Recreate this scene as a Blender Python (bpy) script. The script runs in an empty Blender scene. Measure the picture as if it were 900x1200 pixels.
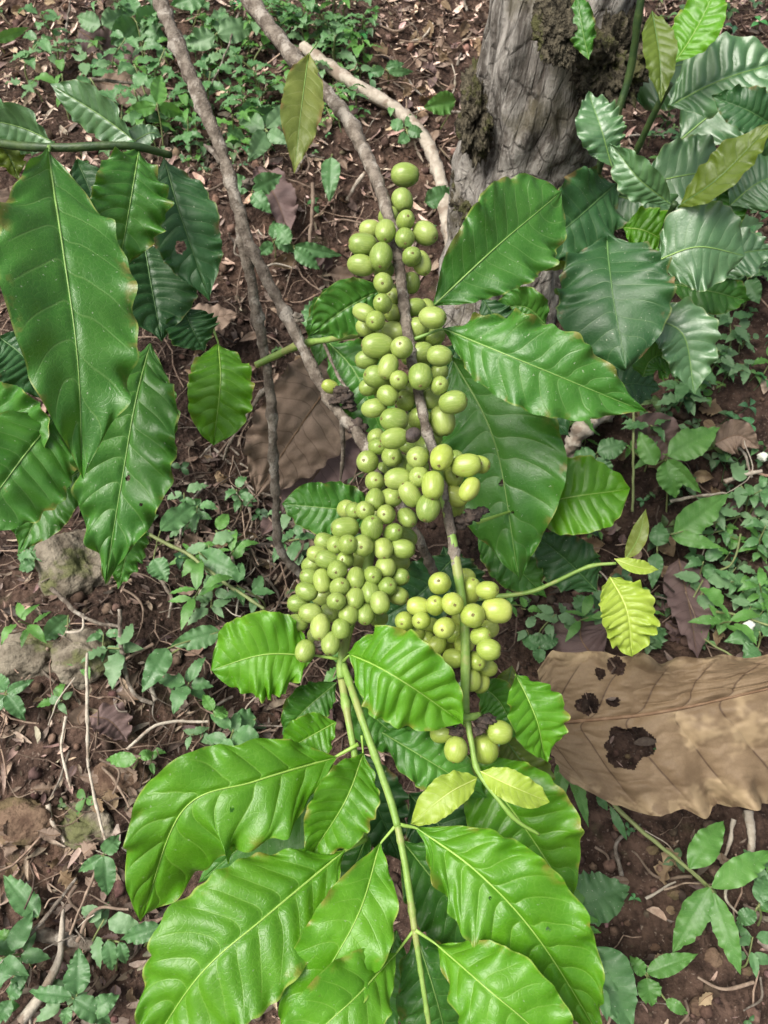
import bpy, math, random
import numpy as np
from mathutils import Vector, Matrix

random.seed(7)
SC = bpy.context.scene
COL = SC.collection
R = math.radians

# ------------------------------------------------------------------ camera model
F_PX = 883.0
PITCH = R(52)
CAM = np.array([0.0, 0.0, 0.78])
RT = np.array([1.0, 0, 0]); FW = np.array([0, math.cos(PITCH), -math.sin(PITCH)]); UP = np.array([0, math.sin(PITCH), math.cos(PITCH)])

def P(px, py, d):
    return CAM + d * (FW + (px - 450) / F_PX * RT - (py - 600) / F_PX * UP)

def to_px(p):
    q = np.asarray(p) - CAM
    d = q @ FW
    return 450 + F_PX * (q @ RT) / d, 600 - F_PX * (q @ UP) / d, d

# ------------------------------------------------------------------ noise
def _hash(ix, iy, iz, seed):
    n = (ix.astype(np.int64) * 374761393 + iy.astype(np.int64) * 668265263 + iz.astype(np.int64) * 2147483647 + seed * 1274126177) & 0xFFFFFFFF
    n = ((n ^ (n >> 13)) * 1274126177) & 0xFFFFFFFF
    n = n ^ (n >> 16)
    return (n & 0xFFFFFF) / float(0xFFFFFF)

def vnoise(p, seed=0):
    p = np.asarray(p, float)
    i = np.floor(p); f = p - i; u = f * f * (3 - 2 * f)
    ix, iy, iz = i[..., 0], i[..., 1], i[..., 2]
    r = 0
    for a in (0, 1):
        wx = u[..., 0] if a else 1 - u[..., 0]
        for b in (0, 1):
            wy = u[..., 1] if b else 1 - u[..., 1]
            for c in (0, 1):
                wz = u[..., 2] if c else 1 - u[..., 2]
                r = r + wx * wy * wz * _hash(ix + a, iy + b, iz + c, seed)
    return r * 2 - 1

def fbm(p, seed=0, oct=4, gain=.5):
    p = np.asarray(p, float); a = 1; s = 0
    for k in range(oct):
        s = s + a * vnoise(p * (2 ** k) + 17.3 * k, seed + k); a *= gain
    return s

# ------------------------------------------------------------------ ground height
SLOPE = math.tan(R(15))
def plane_hit(px, py):
    r = FW + (px - 450) / F_PX * RT - (py - 600) / F_PX * UP
    d = (-CAM[2]) / (r[2] - SLOPE * r[1])
    return CAM + d * r
BUMPS = [(320, 490, .15, -.105), (560, 640, .14, -.07), (790, 610, .13, -.07), (90, 700, .10, .02), (60, 940, .14, .012), (450, 330, .16, -.03), (700, 560, .1, -.03), (620, 330, .12, .03)]
BW = [(plane_hit(a, b), r, h) for a, b, r, h in BUMPS]
def ground_h(x, y):
    x = np.asarray(x, float); y = np.asarray(y, float)
    yc = np.where(y < 2.2, y, 2.2 + (y - 2.2) * .35)
    yc = np.where(yc < -.6, -.6 + (yc + .6) * .5, yc)
    z = SLOPE * yc
    p = np.stack([x, y, 0 * x], -1)
    near = np.clip(1.0 - (np.maximum(np.abs(x), np.abs(y - .7)) - 2.0) / 6, .15, 1)
    z = z + .026 * fbm(p * 4.0, 3, 3) + near * (.007 * fbm(p * 18, 11, 3) + .003 * fbm(p * 60, 21, 2))
    for c, r, h in BW:
        z = z + h * np.exp(-((x - c[0]) ** 2 + (y - c[1]) ** 2) / (r * r))
    return z
SHADE_SPOTS = [(plane_hit(a, c), r) for a, c, r in [(330, 500, .17), (230, 400, .12), (300, 690, .13), (770, 600, .16), (640, 500, .12), (540, 640, .14), (60, 560, .1)]]  # spots where shade under the foliage is painted into the ground colour
def shade_tint(x, y):
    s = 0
    for c, r in SHADE_SPOTS: s = s + np.exp(-((x - c[0]) ** 2 + (y - c[1]) ** 2) / (r * r))
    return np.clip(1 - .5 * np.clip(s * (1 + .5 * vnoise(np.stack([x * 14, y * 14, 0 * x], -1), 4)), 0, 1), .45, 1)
def G(px, py, lift=0.0):
    r = FW + (px - 450) / F_PX * RT - (py - 600) / F_PX * UP
    d0, d1 = .3, 4.0
    ds = np.linspace(d0, d1, 260)
    pts = CAM + ds[:, None] * r
    under = pts[:, 2] < ground_h(pts[:, 0], pts[:, 1]) + lift
    k = int(np.argmax(under)) if under.any() else len(ds) - 1
    a, b = ds[max(k - 1, 0)], ds[k]
    for _ in range(14):
        m = (a + b) / 2; q = CAM + m * r
        if q[2] < float(ground_h(q[0], q[1])) + lift: b = m
        else: a = m
    return CAM + b * r
def gd(px, py):
    return float((G(px, py) - CAM) @ FW)

# ------------------------------------------------------------------ object helpers
def link(o, parent=None):
    COL.objects.link(o)
    if parent is not None:
        o.parent = parent
        o.matrix_parent_inverse = Matrix.Translation(-parent.location)
    return o
def mesh_np(name, V, Fq, mat=None, smooth=True, uv=None, col=None):
    """V (n,3); Fq: list of arrays of faces (each (m,k))."""
    me = bpy.data.meshes.new(name)
    V = np.asarray(V, np.float32)
    me.vertices.add(len(V)); me.vertices.foreach_set('co', V.ravel())
    if not isinstance(Fq, (list, tuple)): Fq = [Fq]
    Fq = [np.asarray(f, np.int32) for f in Fq if len(f)]
    loops = np.concatenate([f.ravel() for f in Fq])
    tot = np.concatenate([np.full(len(f), f.shape[1], np.int32) for f in Fq])
    st = np.concatenate([[0], np.cumsum(tot)[:-1]]).astype(np.int32)
    me.loops.add(len(loops)); me.loops.foreach_set('vertex_index', loops)
    me.polygons.add(len(tot)); me.polygons.foreach_set('loop_start', st); me.polygons.foreach_set('loop_total', tot)
    if smooth: me.polygons.foreach_set('use_smooth', np.ones(len(tot), bool))
    me.update(calc_edges=True)
    if uv is not None:
        l = me.uv_layers.new(name='UVMap'); l.data.foreach_set('uv', np.asarray(uv, np.float32)[loops].ravel())
    if col is not None:
        a = me.color_attributes.new('tint', 'FLOAT_COLOR', 'POINT'); c = np.ones((len(V), 4), np.float32); c[:, :3] = col
        a.data.foreach_set('color', c.ravel())
    if mat: me.materials.append(mat)
    me.validate()
    return me
def obj(name, me, parent=None, label=None, cat=None, group=None, kind=None):
    o = bpy.data.objects.new(name, me); link(o, parent); tag(o, label, cat, group, kind); return o
def tag(o, label=None, cat=None, group=None, kind=None):
    for k, v in (('label', label), ('category', cat), ('group', group), ('kind', kind)):
        if v: o[k] = v
    return o
def thing(name, loc, label, cat, group=None):
    o = bpy.data.objects.new(name, None); COL.objects.link(o); o.location = Vector(loc); o.empty_display_size = .02
    return tag(o, label, cat, group)

def spline(pts, n):
    """Catmull-Rom through pts (k,dim), n samples."""
    pts = np.asarray(pts, float)
    if len(pts) == 2: return pts[0] + np.linspace(0, 1, n)[:, None] * (pts[1] - pts[0])
    ext = np.vstack([2 * pts[0] - pts[1], pts, 2 * pts[-1] - pts[-2]])
    seg = np.linalg.norm(np.diff(pts[:, :3], axis=0), axis=1); cum = np.concatenate([[0], np.cumsum(seg)]); cum /= cum[-1]
    out = []
    for u in np.linspace(0, 1, n):
        k = min(int(np.searchsorted(cum, u, 'right')) - 1, len(pts) - 2)
        t = (u - cum[k]) / max(cum[k + 1] - cum[k], 1e-9)
        a, b, c, d = ext[k:k + 4]
        out.append(.5 * (2 * b + (c - a) * t + (2 * a - 5 * b + 4 * c - d) * t * t + (3 * b - a - 3 * c + d) * t ** 3))
    return np.array(out)
def frames(C, side=None):
    T = np.gradient(C, axis=0); T /= np.linalg.norm(T, axis=1)[:, None] + 1e-12
    N = np.zeros_like(T)
    a = np.array([0, 0, 1.0]) if abs(T[0][2]) < .9 else np.array([1.0, 0, 0])
    v = np.cross(T[0], a); v /= np.linalg.norm(v)
    for i in range(len(C)):
        v = v - T[i] * (v @ T[i]); v /= np.linalg.norm(v) + 1e-12; N[i] = v
    return T, N, np.cross(T, N)
def tube_arr(C, rad, ns=8, rough=0., seed=0, cap=True, freq=120):
    C = np.asarray(C, float); n = len(C); rad = np.broadcast_to(np.asarray(rad, float), (n,))
    T, N, B = frames(C)
    ang = np.linspace(0, 2 * math.pi, ns, endpoint=False)
    ring = N[:, None, :] * np.cos(ang)[None, :, None] + B[:, None, :] * np.sin(ang)[None, :, None]
    V = C[:, None, :] + ring * rad[:, None, None]
    if rough: V = V + ring * (rad[:, None] * rough * fbm(V * freq, seed, 3))[..., None]
    V = V.reshape(-1, 3)
    i = np.arange(n - 1)[:, None] * ns; j = np.arange(ns)[None, :]; j2 = (j + 1) % ns
    Q = np.stack([i + j, i + j2, i + ns + j2, i + ns + j], -1).reshape(-1, 4)
    F = [Q]
    if cap:
        V = np.vstack([V, C[0], C[-1]]); a = n * ns; jj = np.arange(ns)
        F.append(np.vstack([np.stack([0 * jj + a, (jj + 1) % ns, jj], -1), np.stack([0 * jj + a + 1, (n - 1) * ns + jj, (n - 1) * ns + (jj + 1) % ns], -1)]))
    return V, F
def tube(name, C, rad, mat, parent=None, ns=8, rough=0., seed=0, freq=120):
    V, F = tube_arr(C, rad, ns, rough, seed, True, freq)
    return obj(name, mesh_np(name, V, F, mat), parent)
def nodes(n, k, seed=0, a=.4):
    u = np.linspace(0, k, n); r = np.random.RandomState(seed); c = np.arange(k) + .5 + r.uniform(-.3, .3, k)
    return 1 + sum(a * r.uniform(.5, 1.2) * np.exp(-((u - x) / .06) ** 2) for x in c)
def ptube(name, pts, r0, r1, mat, parent, n=60, ns=10, rough=.15, seed=0, jit=0., freq=120):
    """tube through picture points (x, y, depth), end radii in metres"""
    C = spline([P(*p) for p in pts], n)
    if jit: C = C + jit * np.stack([fbm(C * 45 + 9 * k, seed + k, 2) for k in range(3)], -1)
    rad = np.linspace(r0, r1, n) * (1 + .12 * fbm(C * 60, seed + 5, 2)) * (nodes(n, max(2, n // 22), seed) if mat is M['bark'] else (nodes(n, 2, seed, .25) if mat is M['greenstem'] else 1))
    return tube(name, C, rad, mat, parent, ns, rough, seed, freq), C

# ------------------------------------------------------------------ materials
class NT:
    def __init__(s, name):
        s.m = bpy.data.materials.new(name); s.m.use_nodes = True; s.t = s.m.node_tree; s.t.nodes.clear()
    def n(s, t, **kw):
        x = s.t.nodes.new(t)
        for k, v in kw.items(): setattr(x, k, v)
        return x
    def l(s, a, b): s.t.links.new(a, b)
    def put(s, inp, v):
        if isinstance(v, (int, float)): inp.default_value = v
        elif isinstance(v, (tuple, list)): inp.default_value = (*v, 1) if len(v) == 3 and inp.type == 'RGBA' else v
        else: s.l(v, inp)
    def math(s, op, a, b=None, c=None, clamp=False):
        x = s.n('ShaderNodeMath', operation=op, use_clamp=clamp)
        for i, v in enumerate((a, b, c)):
            if v is not None: s.put(x.inputs[i], v)
        return x.outputs[0]
    def mix(s, f, a, b, mode='MIX'):
        x = s.n('ShaderNodeMix', data_type='RGBA', blend_type=mode)
        s.put(x.inputs[0], f); s.put(x.inputs[6], a); s.put(x.inputs[7], b); return x.outputs[2]
    def ramp(s, f, lo, hi, a=0., b=1.):
        x = s.n('ShaderNodeMapRange', interpolation_type='SMOOTHSTEP'); s.put(x.inputs[0], f)
        for i, v in enumerate((lo, hi, a, b)): x.inputs[i + 1].default_value = v
        return x.outputs[0]
    def noise(s, vec, scale, detail=3, rough=.55, dist=0.):
        x = s.n('ShaderNodeTexNoise'); s.put(x.inputs['Vector'], vec)
        x.inputs['Scale'].default_value = scale; x.inputs['Detail'].default_value = detail; x.inputs['Roughness'].default_value = rough; x.inputs['Distortion'].default_value = dist
        return x.outputs[0]
    def geo(s): return s.n('ShaderNodeNewGeometry').outputs['Position']
    def scale(s, v, xyz):
        x = s.n('ShaderNodeVectorMath', operation='MULTIPLY'); s.put(x.inputs[0], v); x.inputs[1].default_value = xyz; return x.outputs[0]
    def bump(s, h, strength, dist, nrm=None):
        x = s.n('ShaderNodeBump'); x.inputs['Strength'].default_value = strength; x.inputs['Distance'].default_value = dist; s.put(x.inputs['Height'], h)
        if nrm is not None: s.l(nrm, x.inputs['Normal'])
        return x.outputs[0]
    def pbsdf(s, col, rough, nrm=None, **kw):
        x = s.n('ShaderNodeBsdfPrincipled'); s.put(x.inputs['Base Color'], col); s.put(x.inputs['Roughness'], rough)
        if nrm is not None: s.l(nrm, x.inputs['Normal'])
        for k, v in kw.items(): s.put(x.inputs[k.replace('_', ' ')], v)
        return x.outputs[0]
    def out(s, sh):
        o = s.n('ShaderNodeOutputMaterial'); s.l(sh, o.inputs[0]); return s.m
    def objrand(s): return s.n('ShaderNodeObjectInfo').outputs['Random']

NV = 9.0     # lateral veins each side
VK = .13     # how far a lateral vein runs forward
def leaf_mat(name, base, base2, vein, edge, rough=.34, trans=.28, tcol=None, spots=0., spotcol=(.2, .12, .05), spec=.55, veinmix=.5, edgew=.965, dust=.0, vrow=.9, sscale=55):
    t = NT(name)
    uv = t.n('ShaderNodeUVMap').outputs[0]
    sp = t.n('ShaderNodeSeparateXYZ'); t.l(uv, sp.inputs[0])
    u = sp.outputs[0]; v = t.math('ABSOLUTE', t.math('MULTIPLY_ADD', sp.outputs[1], 2.0, -1.0))
    s = u
    tri = t.math('MULTIPLY', t.math('ABSOLUTE', t.math('SUBTRACT', t.math('FRACT', s), .5)), 2.0)
    vm = t.ramp(tri, vrow, .99)
    vm = t.math('MULTIPLY', vm, t.ramp(v, .97, .6))
    pos = t.geo()
    n1 = t.noise(pos, 34, 3); n2 = t.noise(pos, 190, 3)
    rnd = t.objrand()
    c = t.mix(t.ramp(n1, .3, .72), base, base2)
    c = t.mix(t.math('MULTIPLY', rnd, .45), c, tuple(k * .62 for k in base))
    c = t.mix(t.math('MULTIPLY', n2, .16), c, tuple(min(1, k * 1.8) for k in base2))
    c = t.mix(t.math('MULTIPLY', vm, veinmix), c, vein)
    vo = t.n('ShaderNodeTexVoronoi', feature='DISTANCE_TO_EDGE'); t.l(t.mix(.012, pos, t.n('ShaderNodeTexNoise').outputs[1]), vo.inputs['Vector']); vo.inputs['Scale'].default_value = 330
    net = t.ramp(vo.outputs[0], .10, .0)
    c = t.mix(t.math('MULTIPLY', net, .16), c, vein)
    n4 = t.noise(pos, 90, 4, .7)
    c = t.mix(t.math('MULTIPLY', t.ramp(n4, .55, .75), .22), c, tuple(k * .55 for k in base))
    e = t.ramp(t.math('ADD', v, t.math('MULTIPLY', n2, .03)), edgew, 1.0)
    c = t.mix(t.math('MULTIPLY', e, t.ramp(t.noise(pos, 60, 2), .4, .65, .0, .6)), c, edge)
    sk = t.ramp(t.noise(pos, 260, 3, .6), .735, .76)
    c = t.mix(t.math('MULTIPLY', sk, .55), c, (.13, .09, .04))
    if spots:
        sm = t.ramp(t.noise(pos, sscale, 4, .62), .78 - spots, .86 - spots)
        em = t.math('MULTIPLY', t.ramp(v, .75, 1.0), t.ramp(t.noise(pos, 70, 3), .55 - spots * .6, .66 - spots * .4))
        sm = t.math('MAXIMUM', sm, em)
        c = t.mix(t.math('MULTIPLY', sm, .8), c, spotcol)
    if dust:
        dm = t.ramp(t.noise(pos, 480, 2), .70, .74)
        c = t.mix(t.math('MULTIPLY', dm, dust), c, (.45, .5, .36))
    h = t.math('ADD', t.math('MULTIPLY', net, -.35), t.math('MULTIPLY', vm, -1.1))
    h = t.math('ADD', h, t.math('MULTIPLY', n2, .9)); h = t.math('ADD', h, t.math('MULTIPLY', n4, 1.6))
    nr = t.bump(h, .22, .0009)
    rg = t.math('ADD', rough - .06, t.math('MULTIPLY', n1, .16))
    pb = t.pbsdf(c, rg, nr, Specular_IOR_Level=spec)
    tr = t.n('ShaderNodeBsdfTranslucent')
    t.l(t.mix(.6, c, tcol or tuple(min(1, k * 2.2) for k in base2), 'MIX'), tr.inputs[0])
    ms = t.n('ShaderNodeMixShader'); ms.inputs[0].default_value = trans; t.l(pb, ms.inputs[1]); t.l(tr.outputs[0], ms.inputs[2])
    return t.out(ms.outputs[0])
def simple_mat(name, c1, c2, rough=.6, scale=60, bump=.3, bdist=.002, stretch=None, c3=None, spec=.4, tint=False, rnd=.0, trans=0., lo=.35, hi=.68):
    t = NT(name); pos = t.geo()
    if stretch:
        pos = t.scale(t.n('ShaderNodeTexCoord').outputs['Object'], stretch)
    n1 = t.noise(pos, scale, 5, .62); n2 = t.noise(pos, scale * 5, 3)
    c = t.mix(t.ramp(n1, lo, hi), c1, c2)
    if c3: c = t.mix(t.ramp(t.noise(pos, scale * .45, 4, .6), .52, .62), c, c3)
    if tint:
        a = t.n('ShaderNodeAttribute', attribute_name='tint'); c = t.mix(1.0, c, a.outputs[0], 'MULTIPLY')
    if rnd: c = t.mix(t.math('MULTIPLY', t.objrand(), rnd), c, tuple(k * .35 for k in c1))
    nr = t.bump(t.math('ADD', n1, t.math('MULTIPLY', n2, .5)), bump, bdist)
    pb = t.pbsdf(c, rough, nr, Specular_IOR_Level=spec)
    if trans:
        tr = t.n('ShaderNodeBsdfTranslucent'); t.l(c, tr.inputs[0])
        ms = t.n('ShaderNodeMixShader'); ms.inputs[0].default_value = trans; t.l(pb, ms.inputs[1]); t.l(tr.outputs[0], ms.inputs[2]); pb = ms.outputs[0]
    return t.out(pb)

M = {}
M['bright'] = leaf_mat('fresh_leaf', (.068, .235, .008), (.112, .315, .012), (.19, .39, .05), (.40, .45, .10), .37, .30, (.25, .5, .02), spots=.035, spotcol=(.26, .24, .04), dust=.3)
M['mid'] = leaf_mat('mature_leaf', (.036, .15, .016), (.066, .21, .024), (.14, .27, .07), (.36, .40, .10), .38, .22, (.16, .38, .02), spots=.03, spotcol=(.20, .17, .04), dust=.6)
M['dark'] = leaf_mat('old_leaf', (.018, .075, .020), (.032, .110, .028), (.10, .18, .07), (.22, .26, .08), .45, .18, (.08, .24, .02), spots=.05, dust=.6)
M['olive'] = leaf_mat('olive_leaf', (.085, .13, .016), (.12, .18, .02), (.05, .09, .015), (.2, .2, .05), .4, .4, (.3, .42, .03))
M['young'] = leaf_mat('young_leaf', (.33, .47, .05), (.42, .55, .08), (.5, .6, .2), (.55, .6, .2), .38, .4, (.5, .65, .06))
M['yellow'] = leaf_mat('yellowing_leaf', (.15, .21, .035), (.24, .27, .06), (.3, .34, .12), (.22, .12, .04), .42, .35, (.35, .45, .06), spots=.12, spotcol=(.24, .12, .05), edgew=.9)
M['pale'] = leaf_mat('glossy_leaf', (.050, .15, .045), (.085, .20, .065), (.17, .28, .12), (.3, .36, .15), .44, .2, (.15, .35, .05), spec=1.5)
M['weed'] = leaf_mat('weed_leaf', (.068, .18, .058), (.12, .26, .095), (.13, .24, .10), (.10, .22, .08), .40, .25, (.12, .3, .05), veinmix=.6, dust=.8)
M['weedp'] = leaf_mat('sky_sheen_weed_leaf', (.12, .235, .10), (.175, .31, .14), (.2, .32, .18), (.15, .28, .12), .45, .25, (.15, .35, .08), veinmix=.3)  # sky sheen on the weed leaves put into a paler base colour
M['weedb'] = leaf_mat('bright_weed_leaf', (.085, .24, .045), (.13, .31, .06), (.2, .36, .12), (.2, .36, .12), .40, .3, (.2, .45, .05), veinmix=.55, dust=.6)
M['dead'] = leaf_mat('dead_brown_leaf', (.155, .105, .06), (.225, .16, .096), (.065, .04, .025), (.13, .08, .05), .62, .12, (.3, .18, .08), spots=.24, spotcol=(.36, .27, .16), sscale=13, spec=.3, veinmix=.85, vrow=.93)
M['dead2'] = leaf_mat('dead_grey_leaf', (.19, .135, .098), (.28, .205, .155), (.10, .068, .05), (.12, .08, .06), .66, .1, (.2, .13, .08), spots=.1, spotcol=(.09, .06, .05), spec=.3, veinmix=.7)
M['dead3'] = leaf_mat('dead_purple_leaf', (.115, .075, .07), (.17, .115, .105), (.07, .045, .04), (.11, .08, .07), .66, .08, (.16, .1, .09), spec=.35, veinmix=.7)
M['rib_bright'] = simple_mat('fresh_midrib', (.24, .40, .07), (.30, .46, .10), .45, 90, .1)
M['rib_mid'] = simple_mat('mature_midrib', (.17, .30, .07), (.22, .36, .10), .45, 90, .1)
M['rib_dark'] = simple_mat('old_midrib', (.075, .16, .05), (.10, .2, .06), .45, 90, .1)
M['rib_young'] = simple_mat('young_midrib', (.5, .6, .16), (.55, .62, .2), .45, 90, .1)
M['rib_dead'] = simple_mat('dead_midrib', (.13, .075, .04), (.19, .12, .07), .7, 120, .3)
RIB = dict(bright='rib_bright', mid='rib_mid', dark='rib_dark', olive='rib_dark', young='rib_young', yellow='rib_mid', pale='rib_mid', weed='rib_mid', weedp='rib_mid', weedb='rib_bright', dead='rib_dead', dead2='rib_dead', dead3='rib_dead')
M['bark'] = simple_mat('grey_twig_bark', (.095, .074, .056), (.235, .20, .16), .8, 130, .9, .003, c3=(.33, .295, .25), rnd=.3)
M['palebark'] = simple_mat('pale_dead_wood', (.36, .31, .25), (.55, .49, .40), .8, 110, .5, .002, c3=(.26, .2, .15), rnd=.3)
M['greenstem'] = simple_mat('green_stem', (.16, .28, .05), (.24, .36, .09), .5, 110, .2, c3=(.25, .29, .09))
M['darkstem'] = simple_mat('dark_green_stem', (.025, .055, .016), (.055, .09, .025), .5, 90, .3)
M['weedstem'] = simple_mat('weed_stem', (.14, .17, .06), (.2, .24, .09), .55, 90, .2)
M['bract'] = simple_mat('dry_bract', (.035, .026, .022), (.09, .065, .05), .8, 300, .6)
M['straw'] = simple_mat('dry_straw', (.20, .14, .10), (.36, .27, .20), .75, 150, .3, rnd=.8)
M['trunkbark'] = None

def cherry_mat(name, a, b, g):
    t = NT(name); tc = t.n('ShaderNodeTexCoord').outputs['Object']
    pos = t.geo(); n1 = t.noise(pos, 75, 3); n2 = t.noise(pos, 700, 3, .6)
    c = t.mix(t.ramp(n1, .35, .68), a, b)
    c = t.mix(t.math('MULTIPLY', t.objrand(), .85), c, g)
    st = t.noise(t.scale(tc, (9, 9, .6)), 1.0, 2)
    c = t.mix(t.math('MULTIPLY', t.ramp(st, .45, .75), .22), c, (.55, .60, .25))
    c = t.mix(t.math('MULTIPLY', t.ramp(n2, .68, .74), .5), c, (.22, .17, .06))
    big = t.ramp(t.noise(pos, 190, 4, .7), .64, .73)
    c = t.mix(t.math('MULTIPLY', big, .55), c, (.26, .20, .08))
    nr = t.bump(n2, .12, .0006)
    return t.out(t.pbsdf(c, t.math('ADD', .27, t.math('MULTIPLY', n1, .14)), nr, Specular_IOR_Level=.5, Subsurface_Weight=.18, Subsurface_Radius=(.004, .004, .001), Subsurface_Scale=.5))
M['cherry'] = cherry_mat('green_cherry_skin', (.245, .325, .065), (.33, .40, .11), (.15, .235, .042))
M['cherryy'] = cherry_mat('yellow_green_cherry_skin', (.315, .39, .065), (.40, .455, .10), (.23, .315, .05))
M['cherryd'] = simple_mat('dried_cherry_skin', (.035, .025, .024), (.08, .06, .05), .6, 220, .6)
M['navel'] = simple_mat('cherry_navel', (.11, .08, .03), (.22, .18, .06), .75, 900, .4)
M['navelrim'] = M['navel']

# ------------------------------------------------------------------ leaves
PROF = {
 'std': ([0, .04, .12, .25, .42, .58, .72, .84, .92, .97, 1], [.02, .14, .45, .83, 1, .97, .78, .45, .19, .06, .0]),
 'blunt': ([0, .04, .12, .25, .42, .58, .72, .84, .93, .98, 1], [.02, .2, .55, .88, 1, .98, .88, .64, .34, .1, .0]),
 'obov': ([0, .04, .12, .25, .42, .58, .72, .84, .93, .98, 1], [.02, .12, .36, .66, .9, 1, .97, .8, .48, .17, 0]),
 'ovate': ([0, .05, .15, .3, .45, .6, .75, .88, .96, 1], [.03, .4, .83, 1, .96, .8, .55, .27, .09, 0]),
 'lance': ([0, .05, .15, .3, .45, .6, .75, .88, .96, 1], [.05, .3, .68, .97, 1, .86, .62, .32, .1, 0]),
 'dead': ([0, .03, .1, .25, .4, .6, .75, .88, .96, 1], [.35, .62, .86, 1.0, 1, .92, .72, .4, .14, 0]),
}
def prof(name, t):
    x, y = PROF[name]
    # smooth monotone-ish interpolation
    f = np.interp(t, x, y)
    k = 9
    tt = np.linspace(0, 1, 401); ff = np.interp(tt, x, y); ker = np.hanning(25); ker /= ker.sum()
    fs = np.convolve(np.pad(ff, 12, mode='edge'), ker, 'valid'); fs[-1] = 0
    w = np.clip(np.minimum(t, 1 - t) / .03, 0, 1)
    return np.interp(t, tt, fs) * w + f * (1 - w)
def leaf_surface(C, W, roll=0., fold=.12, wave=1., puck=1., prf='std', seed=0, nl=84, nw=18, twist=0., droop=.0, nwav=None, face=None, asym=0., nvein=None, sides=None, ragged=0., crumple=0.):
    """C: base..tip points (k,3); W: full width (m). returns V grid, uv, rib line"""
    rs = np.random.RandomState(seed)
    C = spline(C, nl); L = np.linalg.norm(np.diff(C, axis=0), axis=1).sum()
    T = np.gradient(C, axis=0); T /= np.linalg.norm(T, axis=1)[:, None]
    Vw = (CAM - C) if face is None else np.broadcast_to(np.asarray(face, float), C.shape)
    S = np.cross(T, Vw); S /= np.linalg.norm(S, axis=1)[:, None]
    N = np.cross(S, T)
    t = np.linspace(0, 1, nl)
    ro = R(roll) + R(twist) * (t - .5)
    c, s = np.cos(ro)[:, None], np.sin(ro)[:, None]
    S, N = S * c + N * s, N * c - S * s
    v = np.linspace(-1, 1, 2 * nw + 1)
    hw = prof(prf, t) * W / 2
    nv = nwav or (4.2 + rs.rand() * 2.2)
    ph = rs.rand(2) * 6.28
    if prf == 'dead' and not sides: ragged = .05
    tt = t[:, None]; vv = v[None, :]; av = np.abs(vv)
    phs = np.where(vv < 0, ph[0], ph[1])
    jn = fbm(np.stack([tt * 5 + 0 * vv, np.sign(vv) * 3 + 0 * tt, 0 * tt * vv + seed], -1), seed, 2)
    arg = 2 * math.pi * nv * tt + phs + 2.6 * jn
    jm = .35 + .9 * np.abs(fbm(np.stack([tt * 3.1 + 0 * vv, np.sign(vv) * 5 + 0 * tt, 0 * tt * vv + seed * 1.7], -1), seed + 4, 2))
    A = wave * .0105 * (W / .06) * (.25 + .075 / max(W, .03) * .18)
    endf = np.clip(np.minimum(tt, 1 - tt) / .15, 0, 1)
    z = 1.45 * A * jm * av ** 2.6 * np.sin(arg) * endf
    lat = 1 + wave * .026 * jm * np.sin(arg + 1.1) * av + .05 * jn * av + .012 * np.sin(arg * 2.7) * jm * av
    wob = fbm(np.stack([tt * 4 + 0 * vv, np.sign(vv) * 7 + .8 * av + 0 * tt, 0 * tt * vv + seed * 2.3], -1), seed + 2, 2)
    nve = nvein or (9.0 + 2.6 * rs.rand())
    sp = (tt ** .92 - VK * av ** 1.5 * (1 + .3 * wob)) * nve + .24 * np.tanh(vv * 14) + .30 * wob * np.clip(av * 4, 0, 1)
    pk = np.abs(np.sin(math.pi * sp)) ** .8 - .6
    z = z + puck * .0017 * (W / .06) * pk * np.clip(av / .12, 0, 1) * np.clip((1.02 - av) / .25, 0, 1) * endf
    z = z + wave * .0036 * (W / .06) * jm * av ** 3 * np.sin(2 * math.pi * sp + 1.0 + 1.2 * jn) * endf
    lat = lat + wave * .036 * jm * av * np.cos(2 * math.pi * sp + .8 * jn) * endf
    z = z - .0011 * puck * (W / .06) * np.exp(-(av / .07) ** 2)
    z = z + fold * av * hw[:, None] * (1 + .4 * jn) - droop * av ** 2 * hw[:, None]
    asy = 1 + asym * np.sign(vv)
    big = fbm(np.stack([tt * 2.2 + seed + 0 * vv, vv * 1.1 + 0 * tt, 0 * tt * vv + 3.1], -1), seed + 9, 2)
    z = z + .06 * W * big
    half = hw[:, None] * asy
    if crumple: z = z + crumple * W * (np.abs(fbm(np.stack([tt * 7 + 0 * vv, vv * 3.2 + 0 * tt, 0 * tt * vv + 8.8], -1), seed + 6, 4)) - .3)
    if sides: half = np.where(vv < 0, np.interp(t, sides[0], sides[1])[:, None], np.interp(t, sides[0], sides[2])[:, None]) * W / 200
    if ragged: half = half * (1 + ragged * fbm(np.stack([tt * 13 + 0 * vv, np.sign(vv) * 9 + 0 * tt, 0 * tt * vv], -1), seed, 4))
    X = C[:, None, :] + S[:, None, :] * (vv * half * lat)[..., None] + N[:, None, :] * z[..., None]
    uv = np.stack([sp, (vv + 1) / 2 + 0 * tt], -1)
    rib = X[:, nw, :] + N * .0003
    return X, uv, rib, L, N
def grid_faces(a, b):
    i = np.arange(a - 1)[:, None] * b; j = np.arange(b - 1)[None, :]
    return np.stack([i + j, i + j + 1, i + b + j + 1, i + b + j], -1).reshape(-1, 4)
SEED = [100]
def leaf(parent, pts, w, mat='mid', roll=0., att=None, ribr=None, holes=None, label=None, name='leaf', **kw):
    """pts in picture points with depth; w picture-pixels of full width at middle depth"""
    SEED[0] += 1
    sd = kw.pop('seed', SEED[0])
    dm = np.mean([p[2] for p in pts]); W = w * dm / F_PX / max(math.cos(R(roll)), .35)
    C = [P(*p) for p in pts]
    X, uv, rib, L, N = leaf_surface(C, W, roll, seed=sd, **kw)
    return leaf_obj(parent, X, uv, rib, L, W, mat, att, ribr, holes, label, name)
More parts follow.
